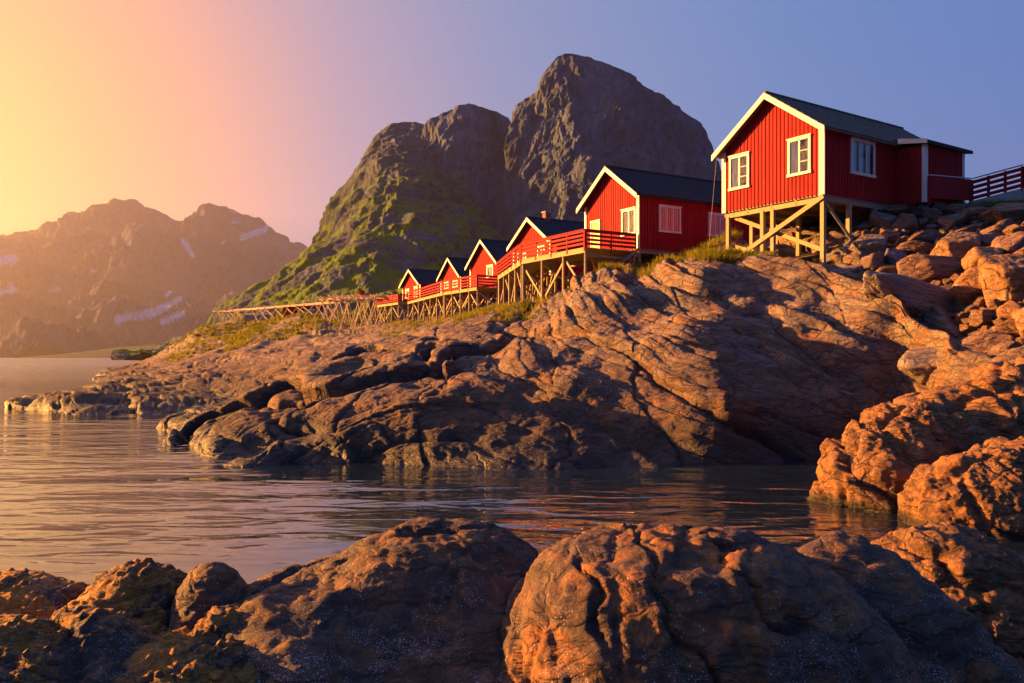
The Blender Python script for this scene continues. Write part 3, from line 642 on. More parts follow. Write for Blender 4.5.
def glass_mat():
    N = newmat('window_glass'); fz = N.n('Fresnel', {'IOR': 1.5}).outputs[0]
    t = N.n('BsdfTransparent'); g = N.n('BsdfGlossy', {'Roughness': .02}); m = N.n('MixShader', {0: N.math('MULTIPLY', fz, 1.2, clamp=True), 1: t.outputs[0], 2: g.outputs[0]})
    o = N.n('OutputMaterial'); N.t.links.new(m.outputs[0], o.inputs['Surface']); return N.m
M_GLASS = glass_mat()

class MB:
    def __init__(s): s.v = []; s.f = []
    def box(s, x0, x1, y0, y1, z0, z1):
        b = len(s.v); s.v += [(x, y, z) for x in (x0, x1) for y in (y0, y1) for z in (z0, z1)]
        s.f += [tuple(b + i for i in q) for q in ((0, 1, 3, 2), (4, 6, 7, 5), (0, 4, 5, 1), (2, 3, 7, 6), (0, 2, 6, 4), (1, 5, 7, 3))]; return s
    def bar(s, a, b, w, h=None, up=(0, 0, 1), rnd_=False):
        a = Vector(a); b = Vector(b); d = (b - a).normalized(); h = h or w
        u = Vector(up); 
        if abs(d.dot(u)) > .98: u = Vector((0, 1, 0))
        r = d.cross(u).normalized(); u = r.cross(d).normalized(); k = len(s.v)
        if rnd_:
            n = 8
            for p, sc_ in ((a, 1), (b, .85)):
                for i in range(n): t = 2 * math.pi * i / n; s.v.append(tuple(p + r * (math.cos(t) * w / 2 * sc_) + u * (math.sin(t) * w / 2 * sc_)))
            s.f += [(k + i, k + (i + 1) % n, k + n + (i + 1) % n, k + n + i) for i in range(n)] + [tuple(k + i for i in reversed(range(n))), tuple(k + n + i for i in range(n))]
            return s
        for p in (a, b):
            for i, j in ((-1, -1), (1, -1), (1, 1), (-1, 1)): s.v.append(tuple(p + r * (i * w / 2) + u * (j * h / 2)))
        s.f += [tuple(k + i for i in q) for q in ((0, 3, 2, 1), (4, 5, 6, 7), (0, 1, 5, 4), (1, 2, 6, 5), (2, 3, 7, 6), (3, 0, 4, 7))]; return s
    def prism(s, poly, ax, t0, t1):
        """poly of (u, z) pushed along ax ('x' or 'y') from t0 to t1"""
        k = len(s.v); n = len(poly)
        for t in (t0, t1):
            for u, z in poly: s.v.append((t, u, z) if ax == 'x' else (u, t, z))
        s.f += [tuple(k + i for i in range(n)), tuple(k + n + i for i in reversed(range(n)))] + [(k + i, k + n + i, k + n + (i + 1) % n, k + (i + 1) % n) for i in range(n)]; return s
    def build(s, name, mat, parent=None, smooth=False, bevel=0):
        o = make(name, s.v, s.f, mat, parent, smooth)
        bm = bmesh.new(); bm.from_mesh(o.data); bmesh.ops.recalc_face_normals(bm, faces=bm.faces); bm.to_mesh(o.data); bm.free()
        if bevel: m = o.modifiers.new('bevel', 'BEVEL'); m.width = bevel; m.segments = 2; m.limit_method = 'ANGLE'
        return o

def window(parent, face, u0, u1, z0, z1, mull=1, bars=0, curtain='sides', trim=.11):
    """face 'g' = gable (plane x=0, u along y), 's' = side (plane y=0, u along x); outward is negative"""
    def bx(mb, a, b, c, d, e, f):      # u range, z range, outward range
        if face == 'g': mb.box(-f, -e, a, b, c, d)
        else: mb.box(a, b, -f, -e, c, d)
    fr_ = MB(); t = trim
    bx(fr_, u0, u1, z1 - t, z1, .002, .075); bx(fr_, u0 + .0, u0 + t, z0 + t, z1 - t, .002, .070); bx(fr_, u1 - t, u1, z0 + t, z1 - t, .002, .070)
    bx(fr_, u0 - .04, u1 + .04, z1, z1 + .045, .002, .105)
    w = fr_.build('window', M_TRIM, parent)
    sl_ = MB(); bx(sl_, u0 - .03, u1 + .03, z0, z0 + t, .002, .095); sl_.build('sill', M_TRIM, w)
    sa = MB(); n = mull; iw = (u1 - u0 - 2 * t)
    for i in range(1, n + 1):
        c = u0 + t + iw * i / (n + 1); bx(sa, c - .035, c + .035, z0 + t, z1 - t, .01, .042)
    for i in range(bars):
        c = z0 + t + (z1 - z0 - 2 * t) * (i + 1) / (bars + 1); bx(sa, u0 + t, (u0 + t + iw / 2) if n == 1 else u1 - t, c - .014, c + .014, .01, .040)
    if n or bars: sa.build('glazing_bar', M_TRIM, w)
    bk = MB(); bx(bk, u0 + t, u1 - t, z0 + t, z1 - t, .003, .006); bk.build('backing_sheet', M_DARK if curtain != 'blind' else M_BLIND, w)  # thin sheet on the wall, no room; its dark version paints in the shade
    if curtain == 'sides':
        cu = MB(); cw = iw / (n + 1)
        for i in range(n + 1):
            a = u0 + t + cw * i
            if n == 1:
                if (face == 'g') == (i == 1): bx(cu, a + .03, a + cw - .03, z0 + t + .01, z1 - t - .01, .008, .016)
                else: bx(cu, a + .03, a + cw * .22, z0 + t + .01, z1 - t - .01, .008, .016)
            else: bx(cu, a + .03, a + cw * .62, z0 + t + .01, z1 - t - .01, .008, .016)
        cu.build('curtain', M_CURT, w)
    elif curtain == 'blind':
        cu = MB(); bx(cu, u0 + t + .01, u1 - t - .01, z0 + t + .01, z1 - t - .01, .008, .02); cu.build('blind', M_BLIND, w)
    elif curtain == 'full':
        cu = MB(); k = 9
        for i in range(k): bx(cu, u0 + t + iw * i / k, u0 + t + iw * (i + .8) / k, z0 + t + .01, z1 - t - .01, .008, .016 + .006 * (i % 2))
        cu.build('curtain', M_CURT, w)
    a_, b_, c_, d_ = u0 + t, u1 - t, z0 + t, z1 - t
    q4 = [(-.032, a_, c_), (-.032, b_, c_), (-.032, b_, d_), (-.032, a_, d_)] if face == 'g' else [(a_, -.032, c_), (b_, -.032, c_), (b_, -.032, d_), (a_, -.032, d_)]
    make('pane', q4, [(0, 3, 2, 1)] if face == 'g' else [(0, 1, 2, 3)], M_GLASS, w)
    return w

def cabin(label, px, d, gdeg, floor, L, w, h, rise, gwin=(), swin=(), roofm=None, oe=.28, og=.38, door=None, chimney=False, group=None, bat=.20, trim=.16, dst=0.0):
    """near right corner at pixel column px and distance d; gdeg = how far left of straight ahead the gable wall runs"""
    X = (px - 512) / F * d; a = R(gdeg)
    t = thing('cabin', label, 'cabin', (X, d, floor), a, group)
    # walls: core plus vertical battens that stop at the openings
    mb = MB(); mb.prism([(0, 0), (w, 0), (w, h), (w / 2, h + rise), (0, h)], 'x', 0, L)
    n = int(round(w / bat))
    def split(u, z0, z1, wins):
        segs = [(z0, z1)]
        for (a0, a1, b0, b1) in wins:
            if a0 - .05 < u < a1 + .05:
                segs = [q for s_ in segs for q in ((s_[0], min(s_[1], b0 - .002)), (max(s_[0], b1 + .047), s_[1])) if q[1] - q[0] > .03]
        return segs
    gw_ = [q[:4] for q in gwin] + ([door] if door else [])
    for i in range(1, n):
        u = w * i / n; top = h + rise * (1 - abs(u - w / 2) / (w / 2)) - .06
        for z0, z1 in split(u, -.05, top, gw_): mb.box(-.028, -.0005, u - .022, u + .022, z0, z1)
    n = int(round(L / bat))
    for i in range(1, n):
        u = L * i / n
        for z0, z1 in split(u, -.05, h - .02, [q[:4] for q in swin]): mb.box(u - .022, u + .022, -.028, -.0005, z0, z1)
    mb.build('wall', M_RED, t)
    # corner boards
    cb = .075
    mb = MB(); mb.box(-.045, -.001, -.045, trim, -.06, h + .0); mb.box(-.001, trim * .12, -.045, -.001, -.06, h); mb.build('corner_board', M_TRIM, t)
    mb = MB(); mb.box(-.045, -.001, w - trim * .8, w + .045, -.06, h); mb.box(-.001, trim * .7, w + .001, w + .045, -.06, h); mb.build('corner_board', M_TRIM, t)
    mb = MB(); mb.box(L + .001, L + .045, -.045, trim, -.06, h); mb.build('corner_board', M_TRIM, t)
    # roof: two pitched slabs meeting at the ridge
    sl_ = rise / (w / 2); th = .13; zr = h + rise + .02; ye = -oe; ze = zr - sl_ * (w / 2 + oe)
    for sgn in (0, 1):
        def yy(v): return v if sgn == 0 else w - v
        poly = [(yy(ye), ze), (yy(w / 2), zr), (yy(w / 2), zr + th), (yy(ye), ze + th)]
        r_ = MB(); r_.prism(poly, 'x', -og, L + og)
        # overlapping courses of roofing, each a little proud of the slab
        m_ = 9
        for i in range(m_):
            y0 = ye - .03 + (w / 2 - ye) * i / m_; y1 = ye + (w / 2 - ye) * (i + 1) / m_ - .004
            z0 = ze + sl_ * (y0 - ye) + th + .002; z1 = ze + sl_ * (y1 - ye) + th + .002
            r_.prism([(yy(y0), z0), (yy(y1), z1), (yy(y1), z1 + .004), (yy(y0), z0 + .032)], 'x', -og - .03, L + og + .03)
        ro = r_.build('roof', roofm or M_SLATE, t)
        # verge boards
        for x0, x1 in ((-og - .06, -og - .004), (L + og + .004, L + og + .05)):
            v_ = MB(); v_.prism([(yy(ye - .04), ze - .14 - sl_ * .04), (yy(w / 2), zr - .14), (yy(w / 2), zr + th - .01), (yy(ye - .04), ze + th - .01 - sl_ * .04)], 'x', x0, x1)
            v_.build('verge_board', M_TRIM, t)
    MB().box(-og - .05, L + og + .05, w / 2 - .09, w / 2 + .09, zr + th - .03, zr + th + .055).build('ridge_cap', roofm or M_SLATE, t)
    # floor frame
    f_ = MB(); f_.box(.02, L - .02, .03, w - .03, -.07, -.003)
    for i in range(5): y = .1 + (w - .2) * i / 4; f_.box(.0 + .02, L - .02, y - .04, y + .04, -.27, -.071)
    f_.build('floor_frame', M_GREYW, t)
    for q in gwin: window(t, 'g', *q[:4], **(q[4] if len(q) > 4 else {}))
    for q in swin: window(t, 's', *q[:4], **(q[4] if len(q) > 4 else {}))
    if door:
        u0, u1, z0, z1 = door
        f_ = MB(); f_.box(-.07, -.002, u0, u0 + .1, z0, z1); f_.box(-.07, -.002, u1 - .1, u1, z0, z1); f_.box(-.075, -.002, u0, u1, z1 - .1, z1 + .02)
        dr = f_.build('door_frame', M_TRIM, t); MB().box(-.03, -.003, u0 + .1, u1 - .1, z0, z1 - .1).build('door', M_BLIND, dr)
        MB().box(-.05, -.031, u1 - .2, u1 - .16, z0 + .95, z0 + 1.05).build('handle', M_WIRE, dr)
    if chimney:
        c = MB(); c.box(1.1, 1.55, w / 2 - .22, w / 2 + .22, h + rise - .25, h + rise + .62); ch = c.build('chimney', M_CHIM, t)
        MB().box(1.03, 1.62, w / 2 - .29, w / 2 + .29, h + rise + .622, h + rise + .70).build('chimney_cap', M_CONC, ch)
    return t

def loc2w(t, p):
    a = t.rotation_euler.z; c, s_ = math.cos(a), math.sin(a)
    return (t.location.x + c * p[0] - s_ * p[1], t.location.y + s_ * p[0] + c * p[1], t.location.z + p[2])
def gz(t, x, y):
    q = loc2w(t, (x, y, 0)); return surf(q[0], q[1]) - t.location.z
def stilts(t, xy, w=.16, top=-.27, mat=None, round_=False, sink=.35):
    for (x, y) in xy:
        z0 = gz(t, x, y) - sink
        if z0 > top - .1: continue
        m = MB(); m.bar((x, y, z0), (x, y, top), w, rnd_=round_); m.build('post', mat or M_WOOD, t)

GC = 'red fishing cabins along the shore'
c1 = cabin('nearest red cabin on tall posts with grey shingle roof and side porch', 824, 34.0, 33.75, 9.65, 9.5, 5.34, 2.68, 1.88,
    gwin=[(.60, 1.74, .93, 2.50, dict(mull=1, bars=2)), (3.80, 4.95, .88, 2.42, dict(mull=1, bars=2))], swin=[(1.75, 3.42, 1.0, 2.50, dict(mull=2))], roofm=M_SHING, group=GC, trim=.22)
stilts(c1, [(.08, .1), (.08, 2.6), (.08, 3.15), (.08, 5.1), (1.8, .1), (1.8, 2.6), (1.8, 5.2), (3.6, .1), (3.6, 2.6), (3.6, 5.2), (5.4, 2.6), (5.4, 5.2)], .17)
m = MB(); m.bar((-.06, -.02, -.12), (-.06, 5.2, -2.5), .06, .19); m.build('brace', M_WOOD, c1)
m = MB(); m.bar((.20, 5.1, -.2), (.20, .0, -2.35), .055, .17); m.build('brace', M_WOOD, c1)
m = MB(); m.bar((.22, 5.1, -1.55), (.22, 3.1, -2.15), .055, .15); m.build('brace', M_WOOD, c1)
m = MB(); m.bar((.1, -.03, -.42), (1.8, -.03, -1.75), .05, .14); m.build('brace', M_GREYW, c1)
m = MB(); m.bar((.1, .1, -.22), (.1, 5.2, -.22), .14, .2); m.build('beam', M_WOOD, c1)
# porch on the side wall
p0, p1, pd, ph = 5.0, 8.1, 1.34, 2.42
pw = MB(); pw.box(p0, p1, -pd, -.03, -.05, ph)
for i in range(1, 7): y = -pd + pd * i / 7; pw.box(p0 - .028, p0 - .0005, y - .022, y + .022, -.03, ph)
for i in range(1, 15): x = p0 + (p1 - p0) * i / 15; pw.box(x - .022, x + .022, -pd - .028, -pd - .0005, -.03, ph)
porch = pw.build('porch', M_RED, c1)
MB().box(p0 - .045, p0 + .18, -pd - .045, -pd - .001, -.05, ph).box(p0 - .045, p0 - .001, -pd - .001, -pd + .10, -.05, ph).build('corner_board', M_TRIM, porch)
MB().box(p1 - .12, p1 + .045, -pd - .045, -pd - .001, -.05, ph).build('corner_board', M_TRIM, porch)
pr = MB(); pr.prism([(-pd - .25, ph - .02), (.02, ph + .30), (.02, ph + .42), (-pd - .25, ph + .12)], 'x', p0 - .25, p1 + .35).build('porch_roof', M_SLATE, porch)
MB().prism([(-pd - .27, ph - .05), (-.30, ph + .17), (-.30, ph + .40), (-pd - .27, ph + .13)], 'x', p0 - .31, p0 - .254).build('verge_board', M_TRIM, porch)
for name_, a_, b_ in (('stay_wire', (-.45, 5.35, 2.3), (-.75, 5.6, gz(c1, -.75, 5.6))), ('stay_wire', (.15, -.1, -.3), (1.3, -1.5, gz(c1, 1.3, -1.5)))):
    MB().bar(a_, b_, .008).build(name_, M_WIRE, c1)

c2 = cabin('second red cabin with dark slate roof, pale blinds and a fenced deck', 639, 44.0, 30.6, 8.74, 11.5, 4.8, 2.85, 1.70,
    gwin=[(.22, 1.42, .75, 2.15, dict(mull=1, curtain='blind'))], swin=[(1.33, 2.86, .93, 2.35, dict(mull=2, curtain='full')), (4.88, 6.3, .95, 2.25, dict(mull=2, curtain='full'))], door=(3.35, 4.25, -.02, 1.95), group=GC)
stilts(c2, [(.1, .1), (.1, 2.4), (.1, 4.6), (2.6, .1), (4.4, .1), (6.5, .1), (2.6, 2.4), (4.6, 2.4), (2.6, 4.6)], .2, mat=M_GREYW, round_=True)
m = MB(); m.bar((-.12, -.1, -.1), (-1.9, -.1, gz(c2, -1.9, -.1) + .1), .08, .15); m.build('brace', M_GREYW, c2)
m = MB(); m.bar((-.2, .3, -.3), (-2.0, .5, gz(c2, -2, .5) + .1), .08, .15); m.build('brace', M_GREYW, c2)
c3 = cabin('third red cabin with a chimney, half hidden behind the red boardwalk railing', 551, 60.0, 30.6, 8.9, 8.5, 5.26, 2.55, 1.75,
    gwin=[(.75, 1.75, 1.25, 2.15, dict(mull=1, curtain='full')), (3.3, 4.6, 1.05, 1.95, dict(mull=2, curtain='full'))], chimney=True, group=GC)
c4 = cabin('middle-distance steep-gabled red cabin with one tall cream window behind the deck corner', 498.5, 75.0, 30.6, 9.3, 8.5, 5.4, 2.27, 2.1,
    gwin=[(.9, 2.1, .95, 2.05, dict(mull=1, curtain='blind', trim=.16))], group=GC)
c5 = cabin('small red cabin between the steep-gabled one and the farthest one', 461, 90.0, 30.6, 9.6, 7, 4.9, 2.2, 1.95,
    gwin=[(.7, 1.9, .85, 1.8, dict(mull=1, curtain='blind', trim=.18)), (2.9, 4.0, .85, 1.8, dict(mull=1, curtain='blind', trim=.18))], group=GC)
c6 = cabin('farthest and lowest red cabin with blue-grey roof at the end of the row', 420.4, 100.0, 30.6, 9.6, 9.5, 5.3, 2.2, 1.75,
    gwin=[(.7, 1.75, .55, 1.9, dict(mull=1, curtain='blind', trim=.18)), (3.2, 4.3, .55, 1.75, dict(mull=1, curtain='blind', trim=.18))], swin=[(2.2, 4.2, .9, 1.9, dict(mull=1, trim=.2))], group=GC)
for c_ in (c3, c4, c5, c6): stilts(c_, [(x, y) for x in (.1, 3.2) for y in (.1, 2.5, 5.0)], .22, mat=M_GREYW, round_=True)

# ------------------------------------------------------------------ decks and boardwalks
def deck(name, label, cat, p, q, width, z0, z1, rails=((1, 1), (1, 1)), rail_h=.95, step=2.2, ends=(0, 0), braces=True, group=None, off=0, postd=.17, nr=4, redrail=True):
    """a plank walk from p to q (world xy of its left edge seen walking), z at each end, width to the right; rails flags left/right"""
    p = Vector((p[0], p[1], z0)); q = Vector((q[0], q[1], z1)); L = (q.xy - p.xy).length; a = math.atan2(q.y - p.y, q.x - p.x)
    t = thing(name, label, cat, tuple(p), a, group); sl_ = (z1 - z0) / L
    def zz(x): return sl_ * x
    b = MB(); n = int(L / .16)
    for i in range(n):
        x0 = L * i / n; x1 = L * (i + 1) / n - .012; b.prism([(x0, zz(x0) - .045), (x1, zz(x1) - .045), (x1, zz(x1)), (x0, zz(x0))], 'y', -width, 0)
    b.build('deck_boards', M_WOOD, t)
    for y in (-.06, -width + .06):
        e = MB(); e.bar((0, y, -.16), (L, y, zz(L) - .16), .10, .22); e.build('edge_beam', M_WOOD, t)
    n = max(1, int(round(L / step)))
    for i in range(n + 1):
        x = min(L - .1, max(.1, L * i / n)); g0 = gz(t, x, -.1); g1 = gz(t, x, -width + .1)
        for y, g in ((-.12, g0), (-width + .12, g1)):
            if g < zz(x) - .6: MB().bar((x, y, g - .4), (x, y, zz(x) - .05), postd, rnd_=True).build('post', M_WOOD if (i + int(y < -1)) % 3 else M_GREYW, t)
        if braces and i % 2 == 0 and g0 < zz(x) - 1.2:
            MB().bar((x + .1, -.15, zz(x) - .35), (x + .1, -width + .15, g1 + .3), .05, .12).build('brace', M_GREYW, t)
        if braces and i < n and g0 < zz(x) - 1.2:
            x2 = L * (i + 1) / n; s_ = 1 if i % 2 else 0
            MB().bar((x if s_ else x2, -.22, zz(x) - .4), (x2 if s_ else x, -.22, gz(t, x2 if not s_ else x, -.2) + .4), .06, .12).build('brace', M_WOOD, t)
            MB().bar((x, -width + .2, zz(x) - .4), (x2, -width + .2, gz(t, x2, -width + .2) + .4), .06, .12).build('brace', M_GREYW, t)
    def rail(a_, b_):
        a_ = Vector(a_); b_ = Vector(b_); ln = (b_ - a_).length; r_ = MB(); k = max(1, int(round(ln / 1.6)))
        for i in range(k + 1):
            c = a_.lerp(b_, i / k); r_.bar(c - Vector((0, 0, .2)), c + Vector((0, 0, rail_h)), .09)
        for j in range(nr):
            h_ = Vector((0, 0, rail_h * (.22 + .72 * j / (nr - 1)))); r_.bar(a_ + h_, b_ + h_, .06, .115)
        r_.bar(a_ + Vector((0, 0, rail_h + .03)), b_ + Vector((0, 0, rail_h + .03)), .14, .04)
        r_.build('railing', M_RED, t)
    if rails[0][0]: rail((.05, -.03, 0), (L - .05, -.03, zz(L - .05)))
    if rails[0][1]: rail((.05, -width + .03, 0), (L - .05, -width + .03, zz(L - .05)))
    if ends[0]: rail((.05, -.1, 0), (.05, -width + .1, 0))
    if ends[1]: rail((L - .05, -.1, zz(L)), (L - .05, -width + .1, zz(L)))
    return t
GD = 'timber decks and boardwalks on posts'
def at(t, x, y): q = loc2w(t, (x, y, 0)); return (q[0], q[1])
deck('deck', 'timber deck with dark red railing in front of the second cabin gable', 'deck', at(c2, -3.45, 0.05), at(c2, -3.45, 6.3), 3.38, 8.55, 8.55, rails=((1, 0), (0, 0)), ends=(1, 0), group=GD, rail_h=.88)
A_ = at(c2, -3.45, 6.35)
deck('boardwalk', 'descending boardwalk with red slatted railings leading to the second cabin', 'boardwalk', A_, (-1.0, 58.0), 2.2, 8.50, 8.62, rails=((1, 1), (1, 1)), group=GD, rail_h=.9, step=2.9)
deck('boardwalk', 'far stretch of red-railed boardwalk between the third cabin and the steep-gabled cabin', 'boardwalk', (-1.02, 58.15), (.1, 69.5), 2.2, 8.62, 8.9, group=GD, rail_h=.9, step=4)
deck('deck', 'high corner deck with sunlit railing before the steep-gabled cabin', 'deck', at(c4, -2.3, -.2), at(c4, -2.3, 6.6), 2.2, 9.15, 9.15, rails=((1, 0), (0, 0)), ends=(1, 0), group=GD, rail_h=1.05, step=1.9)
deck('boardwalk', 'glowing orange-railed boardwalk running past the two small far cabins', 'boardwalk', at(c4, -2.3, 6.65), at(c6, -2.2, -1.2), 2.0, 9.15, 9.45, rails=((1, 0), (0, 0)), group=GD, rail_h=1.05, step=3.4)
deck('deck', 'small end deck with orange railing in front of the farthest cabin', 'deck', at(c6, -2.9, -.1), at(c6, -2.9, 6.6), 2.85, 9.45, 9.45, rails=((1, 0), (0, 0)), ends=(1, 1), group=GD, rail_h=.9, step=2.2)
d_ = at(c2, 8.5, -1.9)
deck('boardwalk', 'short shaded red walkway beside the second cabin near the tall posts', 'boardwalk', at(c2, 13.5, -.35), at(c2, 5.8, -.35), -1.3 + 2.7, 8.3, 8.2, rails=((1, 0), (0, 0)), group=GD, rail_h=.85, braces=False) if False else None
# side walk of the second cabin
t = thing('side_walk', 'low dark red side rail along the second cabin by its shaded window', 'railing', tuple(loc2w(c2, (4.6, -.9, -.35))), c2.rotation_euler.z)
r_ = MB()
for x in (0, 1.6, 3.2, 4.8): r_.bar((x, 0, -1.2), (x, 0, .75), .09)
r_.bar((0, 0, .74), (4.9, 0, .74), .06, .10); r_.bar((0, 0, .4), (4.9, 0, .4), .05, .10); r_.build('rail', M_RED, t)
MB().box(0, 4.9, 0.05, .85, -.12, -.04).build('deck_boards', M_GREYW, t)

# ramp fence on the right
rx0 = loc2w(c1, (p0 + .15, -pd - .12, 0)); A0 = Vector((rx0[0], rx0[1] - .02, 9.75)); A1 = Vector(loc2w(c1, (p1 + .1, -pd - .30, .28)))
B1 = Vector((22.2, 36.4, 10.36)); C1 = Vector((30, 35.0, 10.9))
t = thing('ramp_fence', 'red board fence with white gaps along the ramp at the cabin porch', 'fence', tuple(A0), 0)
def fence_run(a, b, n, closed=False):
    a = a - A0; b = b - A0
    for j in range(4):
        h_ = Vector((0, 0, .12 + .235 * j)); MB().bar(a + h_, b + h_, .04, .15 if not closed else .232).build('board', M_RED, t)
    for i in range(n + 1):
        c = a.lerp(b, i / n); MB().bar(c + Vector((0, .06, -.3)), c + Vector((0, .06, .93)), .09).build('post', M_RED, t)
    MB().bar(a + Vector((0, 0, .99)), b + Vector((0, 0, .99)), .10, .035).build('cap_rail', M_TRIM if closed else M_RED, t)
fence_run(A0, A1, 1, True); fence_run(A1 + Vector((.06, 0, 0)), B1, 3); fence_run(B1 + Vector((.05, 0, 0)), C1, 4)
rp = MB()
for a, b in ((A1, B1), (B1, C1)): rp.bar(a + Vector((0, .1, -.28)), b + Vector((0, .1, -.28)), .25, .50)
o = rp.build('ramp_kerb', M_CONC); tag(o, 'pale concrete kerb carrying the red ramp fence', 'kerb')
rw = MB(); rw.v = [tuple(A1 + Vector((0, .25, -.05))), tuple(B1 + Vector((0, .25, -.05))), tuple(C1 + Vector((0, .25, -.05))), tuple(C1 + Vector((0, 2.6, -.05))), tuple(B1 + Vector((0, 2.6, -.05))), tuple(A1 + Vector((0, 2.6, -.05)))]
rw.v += [(x, y, z - .3) for x, y, z in rw.v]
rw.f = [(0, 1, 4, 5), (1, 2, 3, 4), (6, 11, 10, 7), (7, 10, 9, 8), (0, 6, 7, 1), (1, 7, 8, 2), (2, 8, 9, 3), (3, 9, 10, 4), (4, 10, 11, 5), (5, 11, 6, 0)]
o = rw.build('ramp', M_CONC); o['kind'] = 'structure'

# ================================================================== RACKS, SHED, FLAG, GRASS
M_POLE = simple('bleached_poles', (.55, .43, .26), .85, .01, .3, 3)
rr = random.Random(9)
def rack(label, a, b, n, width=2.2, tall=3.0, extra=6, zadd=0.0):
    a = Vector(a); b = Vector(b); t = thing('fish_drying_rack', label, 'drying rack', (a.x, a.y, 0), 0, 'timber racks for drying fish')
    ax = (b - a); ln = ax.xy.length; u = Vector((ax.x, ax.y, 0)).normalized(); r = Vector((u.y, -u.x, 0)); o = Vector((a.x, a.y, 0))
    for i in range(n + 1):
        c = a.lerp(b, i / n) + Vector((rr.uniform(-.4, .4), 0, 0)); top = c.z + rr.uniform(-.1, .25)
        for s_ in (-1, 1):
            f_ = c + r * s_ * (width * rr.uniform(.5, .8)) + u * rr.uniform(-.9, .9); g = surf(f_.x, f_.y)
            e = c - r * s_ * .45; MB().bar(Vector((f_.x, f_.y, g - .3)) - o, Vector((e.x, e.y, top + .5)) - o, .13, rnd_=True).build('leg', M_POLE, t)
        if i < n:
            c2_ = a.lerp(b, (i + 1) / n); g = surf(c2_.x, c2_.y); MB().bar(Vector((c.x, c.y, top)) - o, Vector((c2_.x, c2_.y, g + .2)) - o, .10, rnd_=True).build('brace', M_POLE, t)
    for k in (-1.0, -.35, .35, 1.0):
        MB().bar(a + r * k * width / 2 - o + Vector((0, 0, .1)), b + r * k * width / 2 - o + Vector((0, 0, .1 + rr.uniform(-.15, .15))), .10, rnd_=True).build('rail', M_POLE, t)
    m = MB()
    for i in range(extra * n):
        c = a.lerp(b, rr.random()) - o + Vector((0, 0, .25)); m.bar(c - r * width * rr.uniform(.5, .8) + Vector((0, 0, rr.uniform(-.2, .3))), c + r * width * rr.uniform(.5, .8) + Vector((rr.uniform(-.5, .5), 0, rr.uniform(-.2, .3))), .09)
    m.build('cross_poles', M_POLE, t)['kind'] = 'stuff'
    return t
rack('long drying rack of bleached poles in front of the red shed', W(236, 311, 158), W(338, 303, 120), 11, extra=3)
rack('cluttered drying rack of pale poles between the shed and the flag', W(324, 301, 118), W(362, 299, 108), 7, extra=9)
rack('short drying rack ending at the farthest cabin deck', W(362, 300, 108), W(388, 299, 102), 5, extra=6)
rack('outermost drying rack at the tip of the grassy point', W(218, 312, 166), W(245, 312, 158), 4, extra=4)
def shed(label, name, px, py, d, w, dp, h, wall, roof, rz=.1):
    q = W(px, py, d); t = thing(name, label, 'shed', (q[0], q[1], q[2]), rz)
    m = MB(); m.box(0, w, 0, dp, -.8, h)
    for i in range(1, int(w / .35)): m.box(i * .35 - .03, i * .35 + .03, -.03, -.001, -.8, h)
    m.build('wall', wall, t); MB().prism([(-.3, h), (dp / 2, h + .45), (dp + .3, h), (dp + .3, h + .1), (dp / 2, h + .55), (-.3, h + .1)], 'x', -.3, w + .3).build('roof', roof, t)
    MB().box(w * .72, w * .72 + .9, -.05, -.002, -.7, h - .25).build('door', M_TRIM, t)
    return t
shed('long low red shed behind the drying racks', 'shed', 283, 319, 138, 5.9, 3, 2.0, M_RED, M_RED)
shed('pale grey weathered shed at the left of the red shed', 'shed', 244, 324, 150, 4.6, 3, 1.5, M_CONC, M_GREYW)
q = W(365, 303, 112); t = thing('flagpole', 'thin pale flagpole above the drying racks', 'flagpole', (q[0], q[1], surf(q[0], q[1]) - .3))
hh = q[2] - t.location.z
MB().bar((0, 0, 0), (0, 0, hh + 2.3), .13, rnd_=True).build('pole', M_POLE, t)
fl = MB(); v0 = len(fl.v)
for i in range(7):
    for z in (hh + 1.05, hh + 1.75): fl.v.append((-.04 - i * .14, .06 * math.sin(i * 1.2), z - i * .035))
fl.f = [(2*i, 2*i+2, 2*i+3, 2*i+1) for i in range(6)]
fo = fl.build('flag', M_RED, t); sm = fo.modifiers.new('thick', 'SOLIDIFY'); sm.thickness = .01

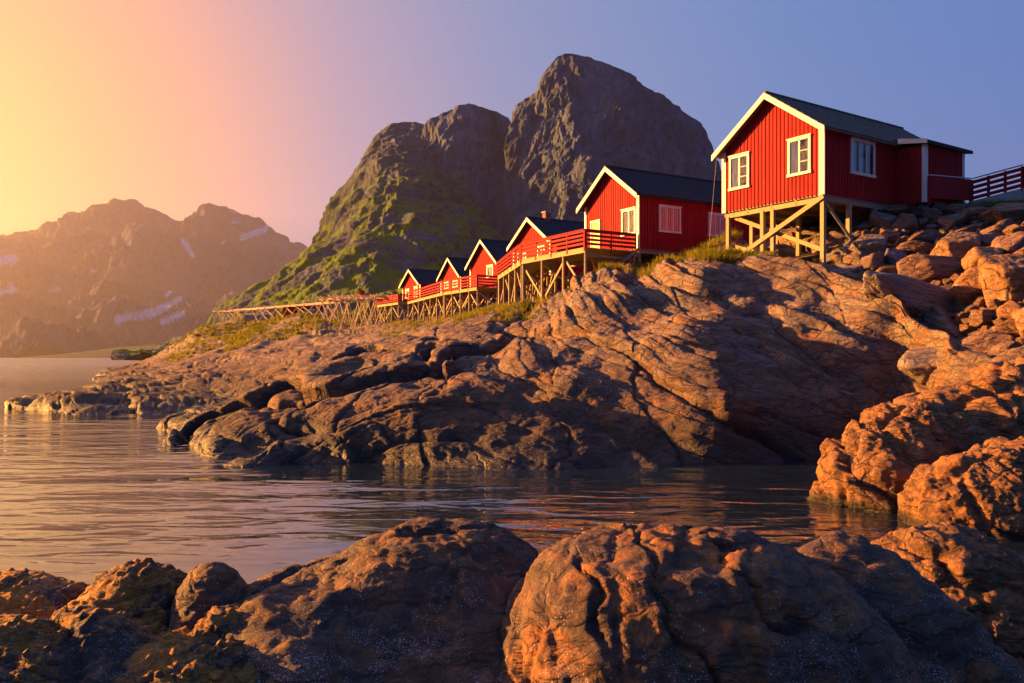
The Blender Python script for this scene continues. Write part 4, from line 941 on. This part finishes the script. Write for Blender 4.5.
def grass(name, label, n, sampler, hmin, hmax, bl=.012, mat=None, tuft=26):
    V = []; Fc = []
    for _ in range(n):
        s_ = sampler()
        if s_ is None: continue
        x, y, z, k = s_
        H = rr.uniform(hmin, hmax) * k
        for i in range(tuft):
            a = rr.uniform(0, 6.28); r_ = rr.random() ** .6 * H * .8; bx, by = x + math.cos(a) * r_, y + math.sin(a) * r_
            h = H * rr.uniform(.5, 1); ln = rr.uniform(.15, .6) * h; a2 = a + rr.uniform(-.8, .8); w = bl * k * rr.uniform(.7, 1.4); b = rr.uniform(0, 3.14)
            wx, wy = math.cos(b) * w, math.sin(b) * w; mx, my = bx + math.cos(a2) * ln * .3, by + math.sin(a2) * ln * .3; k0 = len(V)
            V += [(bx - wx, by - wy, z - .08), (bx + wx, by + wy, z - .08), (mx + wx * .7, my + wy * .7, z + h * .6), (mx - wx * .7, my - wy * .7, z + h * .6), (bx + math.cos(a2) * ln, by + math.sin(a2) * ln, z + h)]
            Fc += [(k0, k0 + 1, k0 + 2, k0 + 3), (k0 + 3, k0 + 2, k0 + 4, k0 + 4)]
    Fc = [f if f[2] != f[3] else f[:3] for f in Fc]
    o = make(name, V, Fc, mat); tag(o, label, 'grass', kind='stuff'); return o
def grass_mat(name, a, b):
    N = newmat(name); p = N.n('NewGeometry').outputs['Position']; c = N.mix(N.ramp(N.noise(p, 1.3, 5, .7), (.38, 0), (.62, 1)), a, b)
    d = N.n('BsdfDiffuse', {'Color': c}); t = N.n('BsdfTranslucent', {'Color': c}); m = N.n('MixShader', {0: .45, 1: d.outputs[0], 2: t.outputs[0]})
    o = N.n('OutputMaterial'); N.t.links.new(m.outputs[0], o.inputs['Surface']); return N.m
M_GRASS = grass_mat('shore_grass', (.10, .16, .012), (.34, .25, .035))
def smp(areas):
    """areas: (px0, px1, d0, d1, weight, size)"""
    ws = [a[4] for a in areas]
    def f():
        a = rr.choices(areas, ws)[0]; px = rr.uniform(a[0], a[1]); d = rr.uniform(a[2], a[3])
        q = mn.fractal((px * .02, d * .25, 1), 1, 2, 4)
        if q < -.12: return None
        x = (px - 512) / F * d; z = surf(x, d); return x, d, z, a[5] * rr.uniform(.7, 1.2)
    return f
grass('grass', 'tufts of green and straw-coloured grass under the nearest two cabins', 2100, smp([(690, 772, 35.2, 39.5, 7, 1), (640, 700, 36.5, 43, 2, .8), (560, 650, 38.5, 44, 3, .8), (770, 832, 34.2, 36, 2, .7), (700, 735, 41, 48, 3, 1), (890, 1030, 35.4, 37.2, 3.5, .7), (535, 600, 44, 54, 2, 1)]), .22, .50, mat=M_GRASS)
grass('grass', 'bright green grass strip below the boardwalk and steep-gabled cabin', 1500, smp([(455, 545, 38.5, 60, 5, .7), (380, 470, 60, 96, 5, .9), (490, 560, 60, 80, 2, .8)]), .25, .5, bl=.018, mat=M_GRASS)
grass('grass', 'yellow-green grass of the point around the drying racks', 3600, smp([(225, 395, 108, 165, 10, 1.3), (170, 260, 120, 178, 4, 1.3)]), .22, .5, bl=.03, mat=M_GRASS, tuft=22)
